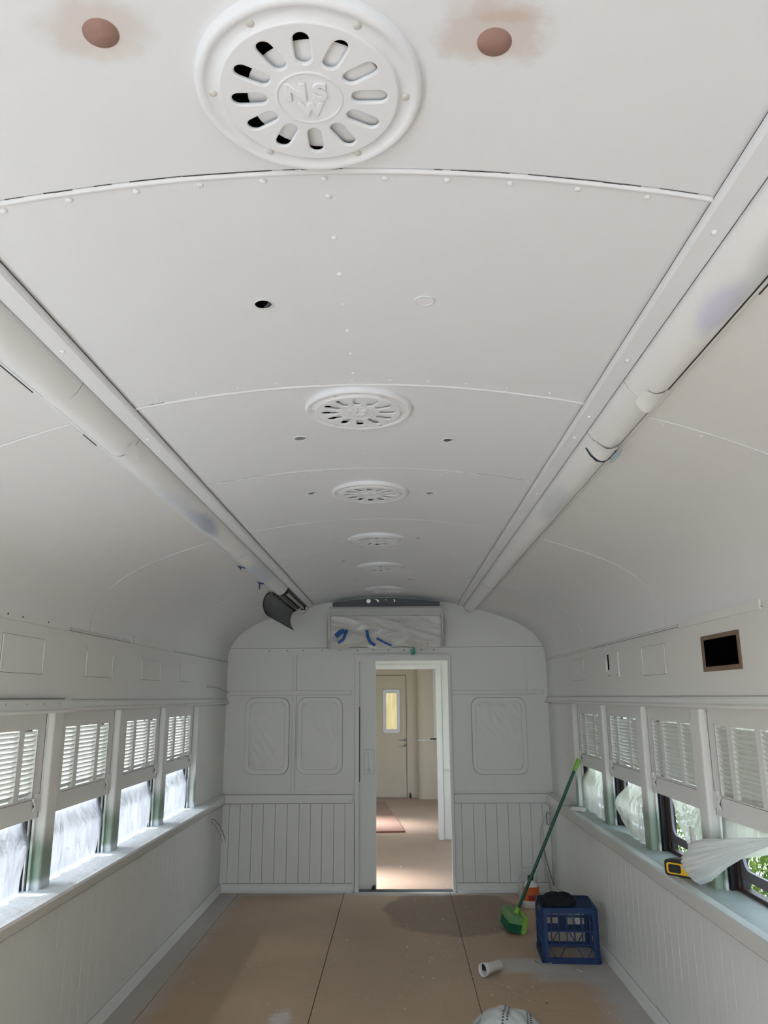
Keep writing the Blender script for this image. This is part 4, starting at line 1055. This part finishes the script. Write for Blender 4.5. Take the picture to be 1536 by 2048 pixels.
m = MB(); m.box(.224, .231, YE-.005, YE-.0005, .0, 1.90); m.box(-.6, .231, YE-.005, YE-.0005, 1.897, 1.904); put('door_gap', m, M['gap'], fd)
m = MB()
for z in (.885, .80):
    m.tube([(.11, YE-.07, z), (.20, YE-.07, z), (.20, YE-.015, z)], .010, 8); m.lathe([(.022, 0), (.02, .01), (.003, .014)], 12, Matrix.Translation((.20, YE-.018, z)) @ Matrix.Rotation(PI/2, 4, 'X'))
m.box(.234, .262, YE-.02, YE-.001, .86, .91); put('lever_handle', m, M['chrome'], fd)
m = MB(); m.prism([(.262, 0), (.30, 0), (.292, .05), (.272, .09)], 1, YE-.04, YE-.01); put('foot_bolt', m, M['black'], fd)
# rounded cupboard panel right of the far door
m = MB(); p = []
for k in range(9):
    t = PI/2*k/8; p.append((.398+.10-.10*math.cos(t), 12.80-.10*math.sin(t)))
p += [(1.395, 12.70), (1.395, YE-.001), (.398, YE-.001)]
m.prism(p, 2, 0, 2.45, smooth=False); cp = put('corner_cupboard', m, M['beige'], vest)
for pl in cp.data.polygons: pl.use_smooth = abs(pl.normal.z) < .5 and pl.normal.y < -.05
m = MB(); m.box(.40, 1.39, 12.685, 12.699, .875, .895); m.box(.66, 1.39, 12.69, 12.699, .895, 2.3); put('dado_line', m, M['paint'], vest)
m = MB(); m.box(.60, .73, 12.66, 12.684, .895, .915); put('dark_ledge', m, M['black'], vest)
# loose sheet of board on the vestibule floor
m = MB(); T = Matrix.Translation((0, 0, 0))
m.add([(-.95, 9.62, .018), (.165, 9.70, .018), (-.11, 12.30, .018), (-.95, 12.32, .018), (-.95, 9.62, -.001), (.165, 9.70, -.001), (-.11, 12.30, -.001), (-.95, 12.32, -.001)],
      [(0, 1, 2, 3)], 0)
m.add(m.v[:8], [(0, 4, 5, 1), (1, 5, 6, 2), (2, 6, 7, 3), (3, 7, 4, 0), (4, 7, 6, 5)], 1)
o = put('board_sheet', m, [M['redwood'], M['rededge']]); tag(o, 'reddish sheet of board lying on the floor beyond the doorway', 'board')
# ---------------------------------------------------------------- milk crate with black cloth
cr_ = empty('milk_crate', (1.135, 5.27, 0), 'blue plastic milk crate upside down on the floor by the right wall', 'crate')
cr_.rotation_euler = (0, 0, math.radians(-3))
HX, HY, HZ = .172, .165, .303
m = MB()
def cring(m, z0, z1, g, t=.008, r=.03):
    o_ = rrect(-HX-g, HX+g, -HY-g, HY+g, r, 4); i_ = rrect(-HX-g+t, HX+g-t, -HY-g+t, HY+g-t, max(.004, r-t), 4); n = len(o_)
    vs = [(x, y, z0) for x, y in o_]+[(x, y, z1) for x, y in o_]+[(x, y, z1) for x, y in i_]+[(x, y, z0) for x, y in i_]
    m.add(vs, [(k*n+i, k*n+(i+1) % n, ((k+1) % 4)*n+(i+1) % n, ((k+1) % 4)*n+i) for k in range(4) for i in range(n)])
cring(m, 0, .012, .006); cring(m, .012, .016, .001); cring(m, .016, .028, .005); cring(m, .028, .032, 0)
put('bottom_rim', m, M['crate'], cr_, local=True)
m = MB(); cring(m, HZ-.012, HZ, -.004, .010); put('top_rim', m, M['crate'], cr_, local=True)
for sx_ in (-1, 1):
    for sy_ in (-1, 1):
        m = MB(); p = rrect(-HX, HX, -HY, HY, .03, 4)
        x0, x1 = sorted((sx_*HX, sx_*(HX-.030))); y0, y1 = sorted((sy_*HY, sy_*(HY-.042)))
        t = .006
        cx, cy = sx_*(HX-.028), sy_*(HY-.028)
        arc = [(cx+sx_*.028*math.cos(a), cy+sy_*.028*math.sin(a)) for a in [PI/2*i/6 for i in range(7)]]
        arc = [(sx_*HX, sy_*(HY-.036))]+arc+[(sx_*(HX-.036), sy_*HY)]
        inn_ = [(sx_*(HX-t), sy_*(HY-.036))]+[(cx+sx_*(.028-t)*math.cos(a), cy+sy_*(.028-t)*math.sin(a)) for a in [PI/2*i/6 for i in range(7)]]+[(sx_*(HX-.036), sy_*(HY-t))]
        m.prism(arc+list(reversed(inn_)), 2, .03, HZ-.010); put('corner_post', m, M['crate'], cr_, local=True)
def side(T, name='side_lattice', back=False):
    m = MB(); W = HX-.034
    def b(x0, x1, z0, z1, t=.006): m.box(x0, x1, -HY+.001, -HY+.001+t, z0, z1, T=T)
    b(-W, W, HZ-.030, HZ-.011, .004); b(-W, W, .172, .180); b(-W, W, .096, .104)
    for k in range(6): x = -W+2*W*(k+.5)/6; b(x-.0035, x+.0035, .104, HZ-.03)
    b(-W, W, .262, .268, .003)
    for x0, x1 in ((-W+.005, -W+.045), (-.030, -.070), (.03, .070), (W-.005, W-.045)):
        m.add([tuple(T @ Vector((x0-.003, y, .096))) for y in (-HY+.001, -HY+.006)]+[tuple(T @ Vector((x0+.003, y, .096))) for y in (-HY+.001, -HY+.006)]+
              [tuple(T @ Vector((x1-.003, y, .032))) for y in (-HY+.001, -HY+.006)]+[tuple(T @ Vector((x1+.003, y, .032))) for y in (-HY+.001, -HY+.006)],
              [(0, 2, 6, 4), (1, 5, 7, 3), (0, 4, 5, 1), (2, 3, 7, 6)])
    if back:
        b(-W, -.03, .104, .130, .003); b(.02, W, .104, .135, .003); b(-.03, .02, .104, .172, .003)
        b(-.05, -.02, .20, .25, .003); b(W-.03, W, .18, .22, .003)
    put(name, m, M['crate'], cr_, local=True)
side(Matrix.Identity(4)); side(Matrix.Rotation(PI, 4, 'Z'), back=True)
for a in (PI/2, -PI/2):
    side(Matrix.Rotation(a, 4, 'Z') @ Matrix.Diagonal((HY/HX, HX/HY, 1, 1)))
m = MB()
for k in range(11):
    x = -HX+.03+k*(2*HX-.06)/10; m.box(x-.003, x+.003, -HY+.008, HY-.008, HZ-.016, HZ-.008)
    y = -HY+.03+k*(2*HY-.06)/10; m.box(-HX+.008, HX-.008, y-.003, y+.003, HZ-.014, HZ-.006)
put('base_grid', m, M['crate'], cr_, local=True)
m = MB()
def fn(u, v):
    a = 2*PI*u; rr = math.sin(PI*min(1, v*.5+.0)); r = v
    x = math.cos(a)*r*(.118+.020*noise.noise(Vector((math.cos(a)*1.5, math.sin(a)*1.5, 3)))+.01)
    y = math.sin(a)*r*(.100+.02*noise.noise(Vector((math.cos(a)*1.7, math.sin(a)*1.7, 8))))
    h = .062*(1-v**4)*(.85+.25*math.cos(a-.3)*v)+.020*noise.noise(Vector((x*20, y*20, 1)))*(1-v*.5)+.010*noise.noise(Vector((x*55, y*55, 4)))
    x += 0; px, py = x-.062, y-.035
    z = .3045+max(.002, h)
    if px < -HX-.004: z = min(z, .312-(abs(px)-HX)*1.4)
    return (px, py, z)
m.grid(fn, 64, 22); cl = put('black_cloth', m, M['cloth']); cl.location = (1.135, 5.27, 0); tag(cl, 'crumpled black cloth lying on top of the blue crate', 'cloth')
# ---------------------------------------------------------------- broom
bA = Vector((.885, 5.775, .085)); bB = Vector((1.378, 5.724, 1.118))
br = empty('broom', tuple(bA), 'green broom leaning against the right wall shutter, head on floor', 'broom')
d = (bB-bA)
m = MB(); m.tube([bA, bA+d*.5, bA+d*.93], .0115, 12); put('handle', m, M['dkgreen'], br)
m = MB(); m.tube([bA+d*.925, bA+d*1.0], [.016, .017], 12); put('grip_cap', m, M['lime'], br, label='lime green end grip')
m = MB(); m.tube([bA-d*.03, bA+d*.06], [.022, .017], 12); put('socket', m, M['lime'], br, label='lime green socket')
Tb = Matrix.Translation((.862, 5.78, .0)) @ Matrix.Rotation(.22, 4, 'Y') @ Matrix.Rotation(math.radians(6), 4, 'Z')
m = MB()
m.prism([(-.055, .066), (-.058, .095), (-.045, .118), (.030, .118), (.036, .095), (.034, .066)], 1, -.10, .13); 
m.v = [tuple(Tb @ Vector(v)) for v in m.v]; put('head_block', m, M['palegreen'], br)
m = MB(); m.prism([(.034, .018), (.034, .118), (.052, .130), (.066, .120), (.064, .03), (.05, .012)], 1, -.105, .09); m.v = [tuple(Tb @ Vector(v)) for v in m.v]; put('bumper', m, M['lime'], br)
m = MB()
for i in range(7):
    for j in range(15):
        x = -.05+i*.013; y = -.092+j*.0148; sp_ = (x+.01)*.25
        m.prism([(x-.0055, y-.006), (x+.0055, y-.006), (x+.0055, y+.006), (x-.0055, y+.006)], 2, .012, .068)
m.v = [tuple(Tb @ Vector(v)) for v in m.v]
m.v = [(x, y, max(.001, z)) for x, y, z in m.v]
put('bristles', m, M['bristle'], br, kind='stuff')
# ---------------------------------------------------------------- bottle and tub behind the broom
jg = empty('cleaner_bottle', (1.095, 6.36, 0), 'white bottle with orange and red label and black cap behind the broom', 'bottle')
m = MB(); p = [(.0005, 0.002), (.055, 0), (.062, .01), (.063, .06), (.060, .13), (.045, .17), (.022, .19), (.020, .20)]
m.lathe(p, 24, Matrix.Diagonal((1, .7, 1, 1))); put('body', m, M['pvc'], jg, local=True)
m = MB(); m.lathe([(.0635, .055), (.064, .06), (.0605, .145), (.059, .15)], 24, Matrix.Diagonal((1.01, .72, 1, 1))); lb_ = put('label', m, M['orange'], jg, local=True, label='orange wraparound label')
m = MB(); m.box(-.03, .03, -.050, -.0465, .062, .095); put('label_block', m, M['red'], lb_, local=True)
m = MB(); m.lathe([(.022, .195), (.022, .222), (.018, .226), (.0004, .226)], 16); put('cap', m, M['black'], jg, local=True)
m = MB(); m.lathe([(.060, .002), (.070, .02), (.078, .22), (.083, .228), (.079, .229), (.0745, .22), (.067, .022), (.0004, .006)], 28)
o = put('clear_tub', m, M['clear']); o.location = (1.10, 6.55, 0); tag(o, 'clear plastic tub standing behind the white bottle at end wall', 'tub')
# ---------------------------------------------------------------- PVC fitting
T = Matrix.Translation((.620, 4.92, .0)) @ Matrix.Rotation(math.radians(-32), 4, 'Z')
pf = empty('pipe_fitting', (.62, 4.92, 0), 'white plastic pipe fitting lying on the floor left of crate', 'pipe fitting')
T = Matrix.Rotation(math.radians(-52), 4, 'Z') @ Matrix.Translation((0, 0, .038)) @ Matrix.Rotation(PI/2, 4, 'X') @ Matrix.Translation((0, 0, -.07))
m = MB(); m.lathe([(.0265, 0), (.028, .002), (.028, .078), (.031, .082), (.031, .100), (.034, .106), (.037, .135), (.035, .137), (.028, .118), (.024, .08), (.024, .004), (.0265, 0)], 28, T); put('sleeve', m, M['pvc'], pf, local=True)
m = MB(); m.box(-.010, .010, -.004, .03, .120, .130, T=T); put('dark_slot', m, M['black'], pf, local=True)
# ---------------------------------------------------------------- crumpled bag near the camera
bagc = Vector((.592, 4.02, 0))
def bagz(x, y):
    r2 = (x/.20)**2+(y/.24)**2
    r = math.sqrt(r2)
    if r >= 1: return 0.0
    h = .125*(1-r**2.4)**.8
    q = Vector((x*7, y*7, 2.2))
    h += .030*noise.noise(q)*(1-r)+.020*abs(noise.noise(Vector((x*13+y*5, y*9, 9))))*(1-r**3)
    return max(0, h)
def bagp(x, y, dz=0): return (bagc.x+x, bagc.y+y, .002+bagz(x, y)+dz)
m = MB()
def fn(u, v):
    a = 2*PI*u; r = v*(1+.06*math.sin(3*a)+.05*math.cos(5*a+1))*.97
    return bagp(.20*r*math.cos(a), .24*r*math.sin(a))
m.grid(fn, 80, 30)
bag = empty('plastic_bag', tuple(bagc), 'crumpled pale plastic bag with grey print on the floor in front', 'bag')
put('bag_sheet', m, M['bag'], bag)
m = MB()
def dash_line(x0, y0, x1, y1, n, w=.006, gap=.35):
    dx, dy = (x1-x0)/n, (y1-y0)/n; l = math.hypot(dx, dy); nx, ny = -dy/l*w, dx/l*w
    for k in range(n):
        if random.random() < .12: continue
        a0, a1 = k+.1, k+1-gap
        p = [(x0+dx*a0-nx, y0+dy*a0-ny), (x0+dx*a1-nx, y0+dy*a1-ny), (x0+dx*a1+nx, y0+dy*a1+ny), (x0+dx*a0+nx, y0+dy*a0+ny)]
        m.add([bagp(x, y, .0025) for x, y in p], [(0, 1, 2, 3)])
dash_line(-.045, -.16, .010, .10, 16, .0045); dash_line(-.025, -.16, .030, .10, 16, .0045)
dash_line(.09, -.14, .115, .03, 12, .006); dash_line(.075, -.15, .098, .02, 12, .004); dash_line(-.125, -.01, -.105, .06, 6, .003)
put('printed_text', m, M['print'], bag, kind='stuff')
m = MB()
for k in range(16):
    a, b = 2*PI*k/16, 2*PI*(k+1)/16; cx, cy = -.140, -.025
    m.add([bagp(cx+r*math.cos(t), cy+r*math.sin(t), .003) for r, t in ((.012, a), (.017, a), (.017, b), (.012, b))], [(0, 1, 2, 3)])
m.add([bagp(-.140+.006*math.cos(2*PI*k/8), -.025+.006*math.sin(2*PI*k/8), .003) for k in range(8)], [tuple(range(8))])
put('round_emblem', m, M['teal'], bag)
# ---------------------------------------------------------------- wire ring on the floor, cables
m = MB(); m.tube([(.965+.055*math.cos(a), 5.14+.045*math.sin(a), .004) for a in [PI*(.85+1.3*i/16) for i in range(17)]], .0035, 6)
tag(put('wire_loop', m, M['wiredk']), 'curved bit of grey wire on the floor beside the crate', 'wire')
m = MB(); m.tube([(-1.39, 6.15, 1.64), (-1.375, 6.30, 1.640), (-1.37, 6.47, 1.634), (-1.372, 6.62, 1.620), (-1.378, 6.76, 1.606), (-1.37, 6.84, 1.60)], .005, 6)
tag(put('wire_stub', m, M['wire']), 'bare white wire stub on the left wall at the corner', 'wire')
m = MB(); m.tube([(-1.382, 6.46, .62), (-1.368, 6.50, .61), (-1.345, 6.60, .55), (-1.335, 6.70, .47), (-1.335, 6.78, .41)], .0032, 6); m.tube([(-1.382, 6.46, .605), (-1.37, 6.56, .55), (-1.352, 6.66, .47), (-1.35, 6.72, .41)], .002, 6)
tag(put('cable_tail', m, M['wiredk']), 'grey cable tail hanging from the left wall below the dado', 'cable')
m = MB(); m.tube([(1.345, 6.78, .56), (1.30, 6.79, .57), (1.27, 6.80, .50), (1.262, 6.81, .40), (1.27, 6.81, .28), (1.30, 6.80, .15), (1.325, 6.80, .02)], .006, 8)
tag(put('white_cable', m, M['wire']), 'white cable looping down the right corner of the end wall', 'cable')
m = MB(); m.tube([(1.345, 6.80, .60), (1.325, 6.80, .62), (1.318, 6.80, .585), (1.322, 6.80, .53), (1.336, 6.80, .515)], .005, 6)
tag(put('wire_hook', m, M['wiredk']), 'small dark wire hook on the right wall behind broom', 'wire')
m = MB(); m.tube([(1.285, 6.825, .35), (1.31, 6.825, .22), (1.345, 6.82, .09), (1.35, 6.80, .06)], .004, 6)
tag(put('grey_cable', m, M['wiredk']), 'thin grey cable beside the white cable in right corner', 'cable')
# ---------------------------------------------------------------- paint flakes
m = MB()
def flake(x, y, s, z=.0012):
    if z < .1 and ((.93 < x < 1.34 and 5.07 < y < 5.47) or (.36 < x < .82 and 3.75 < y < 4.3)): return
    n = random.choice((3, 4, 5)); a0 = random.random()*6; t = random.uniform(-.5, .5)
    m.add([(x+s*math.cos(a0+2*PI*k/n)*random.uniform(.5, 1), y+s*math.sin(a0+2*PI*k/n)*random.uniform(.5, 1.1), z+s*abs(math.sin(k+t))*.5) for k in range(n)], [tuple(range(n))])
for k in range(620):
    y = random.uniform(3.9, 6.75); x = random.gauss(.55, .42) if random.random() < .62 else random.uniform(-1.2, 1.3)
    if abs(x+.02) > 1.33: continue
    flake(x, y, abs(random.gauss(0, .004))+.0018)
for cx, cy, n in ((.45, 5.25, 40), (1.2, 4.95, 30), (.75, 4.6, 30), (-.75, 5.05, 20), (.6, 4.8, 20)):
    for k in range(n): flake(random.gauss(cx, .07), random.gauss(cy, .07), abs(random.gauss(0, .004))+.002)
o = put('paint_flakes', m, M['flake'], kind='stuff'); tag(o, 'scattered chips of white paint on the brown floor', 'debris')
m = MB()
for k in range(420):
    y = random.uniform(2.7, 5.9); flake(-1.30-abs(random.gauss(0, .05)), y, random.uniform(.002, .006), .785 if True else 0)
o = put('sill_debris', m, M['flake'], kind='stuff'); tag(o, 'crumbs of scraped paint along the left window sill', 'debris')
m = MB()
for k in range(30):
    flake(1.34+random.uniform(-.01, .06), random.uniform(2.75, 3.3), random.uniform(.002, .004), .783)
o = put('sill_debris', m, M['flake'], kind='stuff'); tag(o, 'few white paint specks on the green right window sill', 'debris')
m = MB()
for k in range(160):
    y = random.uniform(6.95, 12.5); x = random.uniform(-.2, .55); flake(x, y, abs(random.gauss(0, .006))+.002)
o = put('paint_flakes', m, M['flake'], kind='stuff'); tag(o, 'paint chips scattered over the floor beyond the doorway', 'debris')
# ---------------------------------------------------------------- outside
m = MB(); m.box(-30, 30, -25, 35, -1.35, -1.30); tag(put('ground', m, M['ground']), kind='structure')
m = MB(); m.box(-5.2, -5.1, -4, 16, -1.3, 1.15); o = put('garden_fence', m, M['fence']); tag(o, 'pinkish garden fence seen faintly through the left window film', 'fence')
def bush(x, y, h, w, n, label):
    r = empty('garden_shrub', (x, y, -1.3), label, 'shrub', 'shrubs outside the right windows')
    st = MB(); lf = MB()
    for i in range(16):
        a = random.uniform(0, 2*PI); q = random.uniform(.2, 1)*w
        p0 = Vector((x+random.uniform(-.15, .15), y+random.uniform(-.15, .15), -1.3)); p3 = Vector((x+q*math.cos(a), y+q*math.sin(a), -1.3+h*random.uniform(.6, 1)))
        p1 = p0.lerp(p3, .4)+Vector((0, 0, .25)); p2 = p0.lerp(p3, .75)+Vector((random.uniform(-.1, .1), random.uniform(-.1, .1), .12))
        st.tube([p0, p1, p2, p3], [.012, .009, .006, .003], 5)
        for k in range(n//16):
            t = random.uniform(.3, 1.02); b = p0.lerp(p1, t/.4) if t < .4 else (p1.lerp(p2, (t-.4)/.35) if t < .75 else p2.lerp(p3, (t-.75)/.27))
            b = b+Vector([random.gauss(0, .10) for _ in range(3)])
            dv = Vector([random.gauss(0, 1) for _ in range(3)]).normalized(); sd = dv.cross(Vector((0, 0, 1))).normalized(); L = random.uniform(.03, .065)
            lf.add([b, b+dv*L*.5+sd*L*.22, b+dv*L, b+dv*L*.5-sd*L*.22], [(0, 1, 2, 3)])
    put('stems', st, M['bark'], r, kind='stuff'); put('foliage', lf, M['leaf'], r, kind='stuff')
bush(2.6, 3.7, 2.9, .85, 15000, 'bright yellow-green shrub outside the nearest right window')
bush(2.8, 5.7, 2.8, .85, 12000, 'green shrub outside the third right window from the end wall')
bush(3.1, 8.0, 2.7, .85, 8000, 'pale green shrub outside the far right windows')
bush(3.0, 1.6, 2.7, .8, 8000, 'loose green shrub further out beyond the right wall')

def tree(x, y, h, n, label):  # tree row added to darken the daylight from the right
    r = empty('sky_dimming_tree', (x, y, -1.3), label, 'tree', 'trees added to dim the sky right of the carriage')
    st = MB(); lf = MB(); st.tube([(x, y, -1.3), (x+.05, y, h*.35-1.3), (x, y+.1, h*.75-1.3)], [.12, .09, .04], 8)
    for i in range(14):
        a = random.uniform(0, 2*PI); z0 = random.uniform(.2, .7)*h-1.3
        st.tube([(x, y, z0), (x+.8*math.cos(a), y+.8*math.sin(a), z0+.5), (x+1.3*math.cos(a), y+1.3*math.sin(a), z0+.9)], [.035, .02, .008], 5)
    for i in range(n):
        a = random.uniform(0, 2*PI); t = random.random(); q = 1.5*math.sqrt(random.random())*(1-.5*abs(t-.4))
        b = Vector((x+q*math.cos(a), y+q*math.sin(a), -1.2+t*h)); dv = Vector([random.gauss(0, 1) for _ in range(3)]).normalized(); sd = dv.cross(Vector((0, 0, 1))).normalized(); L = random.uniform(.10, .18)
        lf.add([b, b+dv*L*.5+sd*L*.28, b+dv*L, b+dv*L*.5-sd*L*.28], [(0, 1, 2, 3)])
    put('branches', st, M['bark'], r, kind='stuff'); put('foliage', lf, M['leaf'], r, kind='stuff')
for k, (x, y, h) in enumerate(((6.0, -2.6, 4.8), (6.2, .9, 5.2), (6.0, 4.4, 4.8), (6.2, 7.9, 5.0))):
    tree(x, y, h, 5200, 'leafy tree added beyond the right windows to dim the sky, %s along the carriage' % ['first', 'second', 'third', 'fourth', 'fifth'][k])
